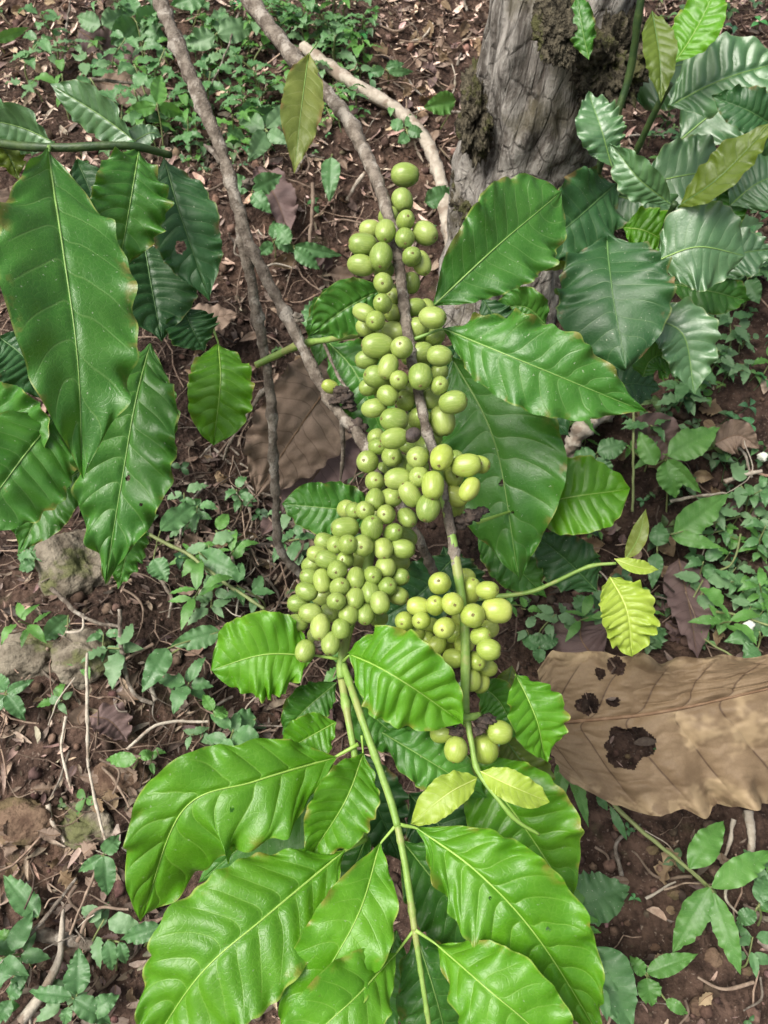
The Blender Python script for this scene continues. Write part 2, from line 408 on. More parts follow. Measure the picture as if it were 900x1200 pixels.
def leaf_obj(parent, X, uv, rib, L, W, mat, att=None, ribr=None, holes=None, label=None, name='leaf', toplevel=None):
    nl, nv = X.shape[:2]
    F = grid_faces(nl, nv)
    V = X.reshape(-1, 3)
    if holes:
        ctr = V[F].mean(1); hx, hy, _ = to_px(ctr); kill = np.zeros(len(F), bool)
        for (cx, cy, rx, ry, sd) in holes:
            ang = np.arctan2((hy - cy) / ry, (hx - cx) / rx)
            rr = np.hypot((hx - cx) / rx, (hy - cy) / ry)
            lim = 1 + .28 * vnoise(np.stack([np.cos(ang) * 1.6, np.sin(ang) * 1.6, 0 * ang + sd], -1), 5) + .12 * vnoise(np.stack([np.cos(ang) * 5, np.sin(ang) * 5, 0 * ang + sd], -1), 6)
            kill |= rr < lim
        F = F[~kill]
    if toplevel is not None: o = toplevel(mesh_np(name, V, F, M[mat], True, uv.reshape(-1, 2)))
    else: o = obj(name, mesh_np(name, V, F, M[mat], True, uv.reshape(-1, 2)), parent, label)
    r = ribr or np.clip(W * .0115, .0003, .00085)
    C = rib[:int(nl * .97)]
    rad = np.linspace(r, r * .18, len(C))
    if holes:
        pass
    if att is not None:
        a = P(*att); k = np.linspace(0, 1, 8)[:-1][:, None]
        C = np.vstack([a + k * (C[0] - a), C]); rad = np.concatenate([np.linspace(r * 2.0, r * 1.25, 7), rad])
    V2, F2 = tube_arr(C[::2] if len(C) > 40 else C, rad[::2] if len(C) > 40 else rad, 6)
    m = obj('midrib', mesh_np('midrib', V2, F2, M[RIB[mat]]), None)
    if o.parent is not None or toplevel is None:
        m.parent = o
    else: m.parent = o
    return o

# ------------------------------------------------------------------ world, sun, camera
def setup():
    w = bpy.data.worlds.new('World'); SC.world = w; w.use_nodes = True
    nt = w.node_tree; nt.nodes.clear()
    sky = nt.nodes.new('ShaderNodeTexSky'); sky.sky_type = 'NISHITA'; sky.sun_disc = False
    sky.sun_elevation = R(60); sky.sun_rotation = R(-112); sky.air_density = 1.0; sky.dust_density = 6.0; sky.ozone_density = .6
    hs = nt.nodes.new('ShaderNodeHueSaturation'); hs.inputs['Saturation'].default_value = .55
    bg = nt.nodes.new('ShaderNodeBackground'); bg.inputs[1].default_value = .052
    out = nt.nodes.new('ShaderNodeOutputWorld')
    nt.links.new(sky.outputs[0], hs.inputs['Color']); nt.links.new(hs.outputs[0], bg.inputs[0]); nt.links.new(bg.outputs[0], out.inputs[0])
    s = bpy.data.lights.new('sun', 'SUN'); s.energy = 1.5; s.angle = R(34); s.color = (1, .96, .88)
    so = bpy.data.objects.new('sun', s); COL.objects.link(so)
    el, az = R(60), R(-112)   # azimuth from +Y clockwise
    dirv = Vector((math.sin(az) * math.cos(el), math.cos(az) * math.cos(el), math.sin(el)))
    so.rotation_euler = dirv.to_track_quat('Z', 'Y').to_euler()
    c = bpy.data.cameras.new('camera'); co = bpy.data.objects.new('camera', c); COL.objects.link(co)
    co.location = CAM; co.rotation_euler = (R(90) - PITCH, 0, 0)
    c.sensor_width = 36; c.lens = F_PX / 1200 * 36; c.clip_start = .02; c.clip_end = 500
    c.dof.use_dof = True; c.dof.focus_distance = .46; c.dof.aperture_fstop = 20
    SC.camera = co
    SC.view_settings.view_transform = 'Standard'; SC.view_settings.look = 'None'; SC.view_settings.gamma = 1; SC.view_settings.exposure = EXPOSURE
    SC.cycles.max_bounces = 8; SC.cycles.use_denoising = True
EXPOSURE = 1.68
setup()
# ------------------------------------------------------------------ ground
def ground_mat():
    t = NT('forest_soil'); pos = t.geo()
    n1 = t.noise(pos, 9, 5, .6); n2 = t.noise(pos, 60, 5, .65); n3 = t.noise(pos, 320, 4, .6)
    c = t.mix(t.ramp(n2, .35, .68), (.032, .019, .014), (.105, .066, .049))
    c = t.mix(t.math('MULTIPLY', t.ramp(n1, .5, .7), .6), c, (.16, .098, .068))
    c = t.mix(t.math('MULTIPLY', t.ramp(n3, .60, .70), .55), c, (.30, .235, .19))
    c = t.mix(t.math('MULTIPLY', t.ramp(t.noise(pos, 24, 4, .6), .60, .74), .35), c, (.07, .08, .035))
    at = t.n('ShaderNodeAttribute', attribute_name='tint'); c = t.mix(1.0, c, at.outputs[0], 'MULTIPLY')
    vo = t.n('ShaderNodeTexVoronoi'); t.l(pos, vo.inputs['Vector']); vo.inputs['Scale'].default_value = 150
    h = t.math('ADD', t.math('MULTIPLY', n3, .6), t.math('MULTIPLY', vo.outputs[0], -.8))
    h = t.math('ADD', h, n2)
    return t.out(t.pbsdf(c, .9, t.bump(h, .9, .006), Specular_IOR_Level=.2))
def axis(lo, hi, step, far):
    mid = np.arange(lo, hi + step / 2, step); out = [mid]
    a = []; s = step; x = hi
    while x < far: s *= 1.25; x += s; a.append(x)
    b = []; s = step; x = lo
    while x > -far: s *= 1.25; x -= s; b.append(x)
    return np.concatenate([b[::-1], mid, a])
gx = axis(-.95, .95, .0055, 80); gy = axis(-.25, 1.7, .0055, 80)
XX, YY = np.meshgrid(gx, gy)
ZZ = ground_h(XX, YY)
obj('ground', mesh_np('ground', np.stack([XX, YY, ZZ], -1).reshape(-1, 3), grid_faces(len(gy), len(gx)), ground_mat(), col=np.repeat(shade_tint(XX, YY).reshape(-1, 1), 3, 1)), kind='structure')

def ico(sub):
    import bmesh
    b = bmesh.new(); bmesh.ops.create_icosphere(b, subdivisions=sub, radius=1); b.verts.ensure_lookup_table()
    V = np.array([v.co[:] for v in b.verts]); F = np.array([[v.index for v in f.verts] for f in b.faces]); b.free(); return V, F
def rot_rand(rs, n):
    q = rs.normal(size=(n, 4)); q /= np.linalg.norm(q, axis=1)[:, None]
    w, x, y, z = q.T
    return np.stack([np.stack([1 - 2 * (y * y + z * z), 2 * (x * y - z * w), 2 * (x * z + y * w)], -1), np.stack([2 * (x * y + z * w), 1 - 2 * (x * x + z * z), 2 * (y * z - x * w)], -1), np.stack([2 * (x * z - y * w), 2 * (y * z + x * w), 1 - 2 * (x * x + y * y)], -1)], 1)
def scatter_mass(name, bases, XY, scl, rots, tint, mat, sink):
    """many copies of small base shapes merged to one object"""
    Vs, Fs, Cs = [], [], []; off = 0; nb = len(bases)
    z = ground_h(XY[:, 0], XY[:, 1]) + sink
    cen = np.stack([XY[:, 0], XY[:, 1], z], -1); tint = tint * shade_tint(XY[:, 0], XY[:, 1])[:, None]  # same painted shade darkens the scattered pieces
    for k, (bv, bf) in enumerate(bases):
        idx = np.arange(k, len(XY), nb)
        v = np.einsum('nij,nvj->nvi', rots[idx], bv[None] * scl[idx][:, None, :]) + cen[idx][:, None, :]
        f = bf[None] + (off + np.arange(len(idx)) * len(bv))[:, None, None]
        off += len(idx) * len(bv)
        Vs.append(v.reshape(-1, 3)); Fs.append(f.reshape(-1, bf.shape[1])); Cs.append(np.repeat(tint[idx], len(bv), 0))
    return obj(name, mesh_np(name, np.vstack(Vs), np.vstack(Fs), mat, col=np.vstack(Cs)), kind='stuff')
rs = np.random.RandomState(5)
def yx(n, dens):
    """rejection sample ground positions with a density function of picture position"""
    out = []
    while sum(map(len, out)) < n:
        q = np.stack([rs.uniform(-1.0, 1.0, 4000), rs.uniform(-.15, 1.65, 4000)], -1)
        p = np.stack([q[:, 0], q[:, 1], ground_h(q[:, 0], q[:, 1])], -1)
        a, b, d = to_px(p); k = rs.rand(4000) < dens(a, b)
        out.append(q[k])
    return np.vstack(out)[:n]
# soil crumbs
V0, F0 = ico(1)
bases = []
for k in range(6):
    v = V0 * (1 + .32 * vnoise(V0 * 1.3 + k * 7, k)[:, None] + .12 * vnoise(V0 * 3.1 + k, k + 9)[:, None]); bases.append((v, F0))
n = 9500
XY = yx(n, lambda a, b: .55 + .45 * (b > 700))
s = .0014 + .0062 * rs.rand(n) ** 3.4
scl = s[:, None] * (.7 + .6 * rs.rand(n, 3))
tn = (.55 + .9 * rs.rand(n, 1)) * np.array([[1, 1, 1.0]]) * (1 + .06 * rs.normal(size=(n, 3)))
M['crumb'] = simple_mat('soil_crumb', (.062, .040, .030), (.15, .10, .075), .92, 130, .6, .002, tint=True, spec=.2)
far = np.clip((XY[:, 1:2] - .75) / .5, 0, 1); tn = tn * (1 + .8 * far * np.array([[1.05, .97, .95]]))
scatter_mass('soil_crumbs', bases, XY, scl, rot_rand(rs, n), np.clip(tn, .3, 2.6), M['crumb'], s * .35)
# litter flakes
def strip_base(k, rs):
    L = 5; u = np.linspace(-1, 1, L); bend = rs.uniform(-.5, .5); curl = rs.uniform(.1, .6)
    w = np.array([.25, .8, 1, .75, .2])
    P_ = []
    for i in range(L):
        for sgn in (-1, 0, 1):
            P_.append([u[i], sgn * w[i] * .32 + bend * u[i] ** 2 * .5, curl * (u[i] ** 2) * .6 + .15 * abs(sgn) + .06 * rs.normal()])
    return np.array(P_), grid_faces(L, 3)
fb = [strip_base(k, rs) for k in range(12)]
n = 19000
XY = yx(n, lambda a, b: np.clip(.14 + .95 * (b < 330) + .5 * ((a < 330) & (b > 800)) + .55 * ((a < 460) & (b > 330)), 0, 1))
L = .0032 + .0125 * rs.rand(n) ** 2.4
scl = np.stack([L, L * (.35 + .9 * rs.rand(n)), L * .8], -1)
yaw = rs.rand(n) * 6.28; tl = rs.normal(size=(n, 2)) * .35
def eul(yaw, tx, ty):
    cz, sz, cx, sx, cy, sy = np.cos(yaw), np.sin(yaw), np.cos(tx), np.sin(tx), np.cos(ty), np.sin(ty)
    Z = np.zeros_like(yaw); O = Z + 1
    A = np.stack([np.stack([cz, -sz, Z], -1), np.stack([sz, cz, Z], -1), np.stack([Z, Z, O], -1)], 1)
    B = np.stack([np.stack([O, Z, Z], -1), np.stack([Z, cx, -sx], -1), np.stack([Z, sx, cx], -1)], 1)
    C_ = np.stack([np.stack([cy, Z, sy], -1), np.stack([Z, O, Z], -1), np.stack([-sy, Z, cy], -1)], 1)
    return A @ B @ C_
tn = (.25 + 1.35 * rs.rand(n, 1) ** 1.6) * np.array([[1, .96, .91]]) * (1 + .05 * rs.normal(size=(n, 3)))
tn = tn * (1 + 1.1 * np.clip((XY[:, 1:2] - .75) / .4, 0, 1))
M['flake'] = simple_mat('dry_litter_flake', (.23, .17, .14), (.37, .295, .245), .8, 200, .4, .001, tint=True, spec=.3)
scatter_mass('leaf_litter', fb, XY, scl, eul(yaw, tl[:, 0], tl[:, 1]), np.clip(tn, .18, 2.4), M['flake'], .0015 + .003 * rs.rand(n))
# fine root fibres and stalks
def fibre_base(rs):
    k = 9; u = np.linspace(-1, 1, k); c = np.stack([u, .35 * fbm(np.stack([u * 1.4, 0 * u, 0 * u + rs.rand() * 90], -1), 3, 2), .22 * fbm(np.stack([u * 1.3, 0 * u + 5, 0 * u + rs.rand() * 90], -1), 4, 2)], -1)
    V, F = tube_arr(c, .017, 4, cap=False); return V, F[0]
fbr = [fibre_base(rs) for _ in range(10)]
n = 3600
XY = yx(n, lambda a, b: np.clip(.12 + .85 * ((a < 480) & (b > 300) & (b < 1000)) + .25 * (b < 300), 0, 1))
L = .010 + .055 * rs.rand(n) ** 2
scl = np.stack([L, L, L], -1)
tn = (.3 + 1.3 * rs.rand(n, 1) ** 1.3) * np.array([[1, .95, .9]])
M['fibre'] = simple_mat('root_fibre', (.16, .11, .085), (.30, .23, .18), .85, 150, .3, tint=True)
scatter_mass('root_fibres', fbr, XY, scl, eul(rs.rand(n) * 6.28, rs.normal(size=n) * .3, rs.normal(size=n) * .35), tn, M['fibre'], .002 + .014 * rs.rand(n) ** 1.5)

# ------------------------------------------------------------------ stones
M['stone'] = simple_mat('mossy_stone', (.10, .082, .060), (.27, .235, .18), .9, 46, 1.0, .005, c3=(.12, .125, .055), rnd=.1, spec=.2)
M['clod'] = simple_mat('soil_clod', (.085, .052, .036), (.17, .115, .078), .95, 60, 1.0, .004, c3=(.12, .09, .05), spec=.15)
def stone(px, py, wpx, hpx, label, mat='stone', seed=0, group=None, cat='stone', sub=5, depthk=.7, name='stone', rough=.2):
    c = G(px, py); d = (c - CAM) @ FW
    v, f = ico(sub)
    v = v * (1 + .30 * fbm(v * 1.3 + seed * 3.3, seed, 2)[:, None] - rough * .9 * np.abs(fbm(v * 2.1 + seed, seed + 3, 3))[:, None] + rough * .25 * fbm(v * 9 + seed, seed + 7, 3)[:, None]) * 1.12
    a, b = wpx * .46 * d / F_PX, hpx * .46 * d / F_PX
    X = v[:, 0:1] * a * RT + v[:, 1:2] * b * UP - v[:, 2:3] * min(a, b) * depthk * FW
    c = c - np.array([0, 0, b * .12])
    return obj(name, mesh_np(name, X + c, f, M[mat]), None, label, cat, group)
stone(86, 668, 105, 112, 'round mossy stone under the hanging coffee leaves, tallest of the stones on the left bank', seed=1)
stone(28, 775, 112, 78, 'pale lichen covered stone at the left edge of the photo, below the round mossy stone', seed=2)
stone(98, 770, 74, 66, 'small brown mossy stone wedged beside the pale lichen stone', seed=3)
stone(101, 968, 72, 62, 'angular grey stone alone on the crumbly soil, left of the big drooping leaves', seed=4)
stone(30, 965, 90, 60, 'soil clod with a rough brown top on the bottom left bank', 'clod', 5, cat='clod', name='soil_clod')
stone(140, 910, 60, 46, 'purplish brown soil clod under the dry stalks on the left bank', 'clod', 6, cat='clod', name='soil_clod')
stone(716, 245, 40, 34, 'pale brown stone at the foot of the tree trunk, right side', 'clod', 8, name='stone')
stone(543, 250, 34, 30, 'small tan stone left of the tree trunk foot, behind the pale stick', 'clod', 9, name='stone')
k = 0
for (x, y, w, lab) in [(765, 996, 15, 'flat tan pebble below the lower edge of the holed dead leaf'), (768, 1110, 12, 'cream pebble on dark soil beside a lance leaved weed'), (836, 1122, 26, 'largest flat brown pebble on the bare soil, bottom right'),
                       (877, 1139, 15, 'tan pebble right of the biggest flat brown pebble'), (735, 1082, 9, 'tiny reddish pebble on bare soil next to a dull broad weed leaf'), (790, 1048, 18, 'dark round pebble half under the lance leaved weed'),
                       (660, 1060, 20, 'brown pebble just right of the drooping shoot leaves'), (822, 1178, 28, 'dark brown clod pebble at the bottom edge on the right')]:
    k += 1
    stone(x, y, w, w * .72, lab, 'clod', 20 + k, cat='pebble', sub=4, name='pebble', rough=.1)

# ------------------------------------------------------------------ tree trunk
def trunk_mat():
    t = NT('grey_trunk_bark'); uv = t.n('ShaderNodeUVMap').outputs[0]
    pos = t.geo()
    st = t.noise(t.scale(uv, (34, 8, 1)), 1.0, 7, .74, .5); fi = t.noise(t.scale(uv, (110, 30, 1)), 1.0, 6, .7, .4)
    n1 = t.noise(pos, 16, 4); n2 = t.noise(pos, 70, 5, .7)
    c = t.mix(t.ramp(st, .38, .62), (.11, .095, .08), (.42, .39, .35))
    c = t.mix(t.math('MULTIPLY', t.ramp(fi, .5, .72), .6), c, (.55, .53, .48))
    c = t.mix(t.math('MULTIPLY', t.ramp(n1, .52, .64), .65), c, (.115, .10, .055))
    c = t.mix(t.math('MULTIPLY', t.ramp(n2, .6, .7), .5), c, (.055, .045, .03))
    vo = t.n('ShaderNodeTexVoronoi', feature='DISTANCE_TO_EDGE'); t.l(t.scale(uv, (26, 9, 1)), vo.inputs['Vector']); vo.inputs['Scale'].default_value = 1.3
    ck = t.ramp(t.math('ADD', vo.outputs[0], t.math('MULTIPLY', st, .25)), .20, .08)
    c = t.mix(t.math('MULTIPLY', ck, .28), c, (.05, .042, .034))
    st = t.math('SUBTRACT', st, t.math('MULTIPLY', ck, .5))
    h = t.math('ADD', t.math('MULTIPLY', st, 1.2), t.math('MULTIPLY', fi, .5)); h = t.math('ADD', h, t.math('MULTIPLY', n2, .5))
    return t.out(t.pbsdf(c, .88, t.bump(h, .9, .008), Specular_IOR_Level=.2))
tb = G(592, 322)
axis_pts = [tb + np.array([0, 0, -.06]), P(600, 270, .915), P(620, 180, .855), P(662, 0, .735)]
d = (axis_pts[3] - axis_pts[2]); d /= np.linalg.norm(d)
axis_pts += [axis_pts[3] + d * .16 + np.array([.02, .06, .06]), axis_pts[3] + d * .25 + np.array([.05, .30, .22]), axis_pts[3] + d * .3 + np.array([.06, .75, .6])]  # unseen upper trunk, bent back to keep its shadow off the sprout
nt_, ns_ = 200, 128
C = spline(axis_pts, nt_); T, N, B = frames(C)
tt = np.linspace(0, 1, nt_)
rad = np.interp(tt, [0, .06, .12, .2, .3, .45, .6, 1], [.086, .078, .074, .072, .071, .072, .066, .055])
ang = np.linspace(0, 2 * math.pi, ns_ + 1)
ring = N[:, None] * np.cos(ang)[None, :, None] + B[:, None] * np.sin(ang)[None, :, None]
q = np.stack([np.cos(ang)[None, :] * 2.2 + 0 * tt[:, None], np.sin(ang)[None, :] * 2.2 + 0 * tt[:, None], tt[:, None] * 9 + 0 * ang[None, :]], -1)
q2 = np.stack([np.cos(ang)[None, :] * 9 + 0 * tt[:, None], np.sin(ang)[None, :] * 7 + 0 * tt[:, None], tt[:, None] * 50 + 0 * ang[None, :]], -1)
disp = .011 * fbm(q, 31, 3) + .0045 * fbm(q2, 35, 3)
V = C[:, None] + ring * (rad[:, None] + disp)[..., None]
uv = np.stack([ang[None, :] / 6.283 + 0 * tt[:, None], tt[:, None] * 4 + 0 * ang[None, :]], -1)
TM = trunk_mat(); M['moss'] = simple_mat('dark_moss_and_rot', (.025, .022, .016), (.15, .13, .09), .95, 110, 1.0, .008, c3=(.09, .09, .04), spec=.1)
tree = thing('tree', tb, 'grey rough barked tree trunk rising from the litter behind the coffee leaves', 'tree')
obj('trunk', mesh_np('trunk', V.reshape(-1, 3), grid_faces(nt_, ns_ + 1), TM, True, uv.reshape(-1, 2)), tree)
def blob(name, cpx, rx, ry, rz, mat, parent, seed, amp=.4, sub=6, fr=2.0):
    v, f = ico(sub); c = P(*cpx); d = cpx[2]
    v = v * (1 + amp * fbm(v * fr + seed * 5.1, seed, 7, .66)[:, None])
    X = c + (v[:, 0:1] * rx * RT + v[:, 1:2] * ry * UP - v[:, 2:3] * rz * FW) * d / F_PX
    return obj(name, mesh_np(name, X, f, M[mat]), parent)
blob('rotten_knot', (712, 70, .72), 38, 62, 40, 'moss', tree, 3, .45)
blob('bark_lump', (560, 130, .80), 18, 46, 26, 'moss', tree, 5, .45)
blob('bark_lump', (655, 30, .665), 26, 42, 16, 'moss', tree, 6, .4)
blob('bark_lump', (570, 235, .885), 34, 50, 24, 'moss', tree, 7, .4)
# low root stub showing under the leaves
rt = thing('root', G(690, 490), 'knobbly pale root stub poking out below the dark leaves right of the branch', 'root')
a, b = gd(690, 480), gd(660, 545)
ptube('root_wood', [(722, 470, a), (690, 492, a - .03), (672, 520, b - .03), (655, 550, b + .01)], .012, .009, M['palebark'], rt, 60, 16, .5, 3)

# ------------------------------------------------------------------ cherries
def cherry_mesh(kind, seed, mat, el=1.14, el2=.95):
    rr = np.random.RandomState(seed); nz, na = 20, 28
    ph = np.linspace(0, math.pi, nz); an = np.linspace(0, 2 * math.pi, na, endpoint=False)
    V = []
    for p in ph:
        z = -math.cos(p) * el; r = math.sin(p) ** .88
        if p > 2.9: z -= .05
        for a in an:
            g = 1 - .035 * math.exp(-(math.sin(a) / .16) ** 2) * math.sin(p)
            V.append([r * math.cos(a) * g, r * math.sin(a) * el2 * g, z])
    V = np.array(V); V *= (1 + .035 * fbm(V * 1.1 + seed * 3, seed, 2))[:, None]
    V[:na] = V[:na].mean(0); V[-na:] = V[-na:].mean(0)
    i = np.arange(nz - 1)[:, None] * na; j = np.arange(na)[None, :]; j2 = (j + 1) % na
    F = np.stack([i + j, i + j2, i + na + j2, i + na + j], -1).reshape(-1, 4)
    return mesh_np(kind, V, F, mat), V[-1]
def navel_mesh(tip, seed):
    pr = [(0, -.01), (.03, -.005), (.05, .035), (.085, .045), (.12, .01), (.14, -.05)]; na = 14; V = []
    rr = np.random.RandomState(seed)
    for r, z in pr:
        for k in range(na):
            a = k / na * 6.283; V.append([r * math.cos(a) * (1 + .12 * rr.normal()), r * math.sin(a) * (1 + .12 * rr.normal()), z + tip[2] + .01 * rr.normal()])
    V = np.array(V); V[:na] = V[:na].mean(0); V[:, :2] += tip[:2]
    i = np.arange(len(pr) - 1)[:, None] * na; j = np.arange(na)[None, :]; j2 = (j + 1) % na
    return mesh_np('navel', V, np.stack([i + j, i + na + j, i + na + j2, i + j2], -1).reshape(-1, 4), M['navel'])
CM = {}
for mk in ('cherry', 'cherryy', 'cherryd'):
    CM[mk] = []
    for s_ in range(5):
        me, tip = cherry_mesh('cherry', s_ + 1, M[mk], 1.12 + .045 * s_, .97 - .012 * s_)
        CM[mk].append((me, navel_mesh(tip, s_)))
def seg_dist(p, poly):
    best = (1e9, None)
    for a, b in zip(poly[:-1], poly[1:]):
        a2, b2 = np.array(a[:2]), np.array(b[:2]); ab = b2 - a2
        t = np.clip(((p - a2) @ ab) / (ab @ ab + 1e-9), 0, 1); q = a2 + t * ab; dd = np.linalg.norm(p - q)
        if dd < best[0]: best = (dd, (q[0], q[1], a[2] + t * (b[2] - a[2])))
    return best
def cherries(parent, items, poly, bulge, mat='cherry', seed=1, visible_stem=True, srad=6):
    """items (x, y, r, flag) in picture px. flag: b behind, f in front of the stem, d dried, n navel to camera, u/v end up or down"""
    rr = np.random.RandomState(seed); n = len(items)
    D = np.zeros(n); Rr = np.zeros(n); ax = []; lo = np.full(n, -9.); hi = np.full(n, 9.)
    defi = [max(0., 12.0 - r) for x, y, r, fl in items]
    items = [(x, y, r * 1.05 + .62 * max(0., 12.0 - r) * (0 if 'd' in fl or bulge == 10 else 1), fl) for x, y, r, fl in items]
    for i, (x, y, r, fl) in enumerate(items):
        dd, q = seg_dist(np.array([x, y], float), poly); ax.append(q)
        b = bulge(y) if callable(bulge) else bulge
        off = -math.sqrt(max(0., b * b - min(dd, b) ** 2)) * .62 * q[2] / F_PX
        if 'b' in fl: off = abs(off) * .3 + .010
        elif visible_stem and dd < r * .95 + srad and 'f' not in fl: off = (r + srad) * .75 * q[2] / F_PX
        off += defi[i] * .9 * q[2] / F_PX
        if 'f' in fl and visible_stem: hi[i] = q[2] - (r + srad) * .8 * q[2] / F_PX; off = min(off, hi[i] - q[2])
        elif visible_stem and dd < r * .95 + srad: lo[i] = q[2] + (r + srad) * .5 * q[2] / F_PX
        D[i] = q[2] + off; Rr[i] = r
    for it in range(60):
        for i in range(n):
            for j in range(i + 1, n):
                dx = (items[i][0] - items[j][0]) * D[i] / F_PX; dy = (items[i][1] - items[j][1]) * D[i] / F_PX
                need = .86 * (Rr[i] + Rr[j]) * D[i] / F_PX; l2 = dx * dx + dy * dy
                if l2 < need * need:
                    gap = math.sqrt(need * need - l2); dz = D[j] - D[i]
                    if abs(dz) < gap:
                        s = 1 if dz >= 0 else -1; m = (gap - abs(dz)) * .25
                        D[i] -= s * m; D[j] += s * m
        D = np.clip(D, lo, hi)
    for i, (x, y, r, fl) in enumerate(items):
        mk = 'cherryd' if 'd' in fl else ('cherryy' if ('y' in fl or mat == 'cherryy') else 'cherry')
        me, nv = CM[mk][rr.randint(5)]
        if i == 0: zs = []
        o = bpy.data.objects.new('dried_cherry' if 'd' in fl else 'cherry', me)
        c = P(x, y, D[i]); q = P(ax[i][0], ax[i][1], ax[i][2] + .003)
        dr = (c - q); dr /= np.linalg.norm(dr) + 1e-9
        dr = dr + rr.normal(size=3) * .38
        if 'n' in fl: dr = dr * .5 - FW * 1.6
        if 'u' in fl: dr = dr * .4 + UP * 1.2 - FW * .3
        if 'v' in fl: dr = dr * .4 - UP * 1.3 - FW * .3
        if 'h' in fl: dr = dr * .3 + RT * (1.3 if 'r' in fl else -1.3) - FW * .2
        dr /= np.linalg.norm(dr)
        o.rotation_mode = 'QUATERNION'
        o.rotation_quaternion = Vector(dr).to_track_quat('Z', 'Y') @ Matrix.Rotation(rr.rand() * 6.28, 3, 'Z').to_quaternion()
        s = r * .97 * D[i] / F_PX
        o.scale = (s, s, s); o.location = Vector(c)
        if 'z' in fl:
            mm = np.array(Matrix.LocRotScale(o.location, o.rotation_quaternion, o.scale)); vv = np.empty(len(me.vertices) * 3, np.float32); me.vertices.foreach_get('co', vv)
            zs.append((vv.reshape(-1, 3) @ mm[:3, :3].T + mm[:3, 3], np.array([p.vertices[:] for p in me.polygons]))); bpy.data.objects.remove(o); continue
        link(o, parent)
        if 'd' not in fl:
            nn = bpy.data.objects.new('navel', nv); COL.objects.link(nn); nn.parent = o
    if zs:
        nv_ = len(zs[0][0]); obj('hidden_cherries', mesh_np('hidden_cherries', np.vstack([z[0] for z in zs]), np.vstack([z[1] + k * nv_ for k, z in enumerate(zs)]), M[mat]), parent, kind='stuff')
    return D
def win(x0, y0, k, rows):
    return [(x0 + a * k, y0 + b * k, r * k, f) for a, b, r, f in rows]
k6, k17, k16 = 150 / 900, 170 / 900, 160 / 900
CA1 = win(400, 180, k6, [(448, 150, 84, 'hr'), (428, 330, 78, 'v'), (450, 472, 64, 'nf'), (310, 545, 74, 'vf'), (445, 595, 66, 'nvf'), (590, 560, 82, ''), (155, 640, 84, 'h'), (280, 725, 88, 'nvf'), (495, 725, 66, 'nf'), (565, 770, 66, 'v'), (140, 785, 76, ''), (300, 820, 70, 'b'), (200, 530, 50, 'b'), (330, 440, 55, 'b')])
CA2 = win(400, 310, k6, [(295, 130, 74, ''), (490, 130, 52, 'bv'), (290, 275, 58, ''), (375, 230, 46, 'n'), (365, 340, 56, 'n'), (515, 300, 58, ''), (640, 372, 80, 'hr'), (600, 310, 44, 'b'), (160, 340, 60, ''), (240, 395, 66, ''), (165, 445, 50, 'b'), (535, 458, 76, ''), (655, 500, 66, 'b'), (370, 470, 66, ''), (290, 465, 48, 'b'),
   (255, 572, 88, 'hf'), (425, 585, 79, 'nf'), (565, 620, 74, ''), (690, 642, 77, 'hr'), (640, 545, 54, 'b'), (180, 668, 62, ''), (330, 717, 74, 'vf'), (260, 790, 86, ''), (405, 812, 60, 'n'), (555, 787, 87, 'nvf'), (690, 752, 52, 'b'), (690, 852, 62, 'n'), (195, 862, 48, 'b'), (330, 190, 66, 'bz'), (430, 400, 66, 'bz'), (560, 690, 66, 'bz'), (480, 640, 66, 'bz'), (300, 900, 66, 'bz'), (460, 900, 66, 'bz'), (560, 880, 66, 'bz')])
CA3 = win(410, 440, k17, [(235, 125, 62, ''), (150, 202, 60, ''), (345, 157, 60, 'n'), (515, 142, 66, ''), (640, 166, 74, 'hr'), (575, 277, 79, 'v'), (275, 277, 77, 'nh'), (430, 267, 71, ''), (390, 370, 46, 'd'), (275, 390, 68, 'h'), (520, 385, 52, 'b'), (420, 510, 70, 'f'), (570, 508, 77, 'yf'), (430, 630, 66, 'n'), (515, 683, 75, 'yvf'), (640, 630, 67, 'yn'), (722, 557, 74, 'yhr'), (805, 552, 46, 'y'), (655, 520, 42, 'b'),
   (375, 738, 68, ''), (655, 750, 66, 'y'), (742, 707, 62, 'y'), (485, 822, 77, 'v'), (655, 810, 56, 'b'), (300, 641, 70, 'h'), (340, 330, 60, 'bz'), (470, 440, 60, 'bz'), (560, 620, 60, 'bz'), (420, 570, 60, 'bz')])
CA4 = win(450, 660, k17, [(345, 125, 72, 'y'), (535, 172, 72, 'ynu'), (510, 88, 50, 'b'), (640, 167, 56, 'y'), (700, 292, 80, 'yhr'), (425, 252, 71, 'ynf'), (318, 262, 58, ''), (550, 325, 77, 'ynf'), (375, 402, 71, 'yn'), (480, 350, 58, 'b'), (215, 268, 56, ''), (128, 360, 57, 'n'), (232, 357, 50, 'n'), (277, 392, 46, 'b'), (652, 407, 52, 'b'), (600, 452, 52, ''), (500, 500, 62, ''), (650, 537, 69, 'hr'), (570, 607, 57, 'yn'), (435, 590, 60, ''), (637, 647, 47, 'b'), (545, 722, 52, 'v'), (600, 742, 47, 'b'), (390, 492, 46, 'b'), (320, 517, 52, 'b'), (180, 440, 48, 'b'), (260, 472, 40, 'b'), (432, 440, 52, 'b')])
CA5 = win(480, 800, k16, [(215, 335, 62, 'y'), (305, 442, 77, 'yv'), (500, 437, 88, 'yv'), (595, 327, 77, 'yhr')])
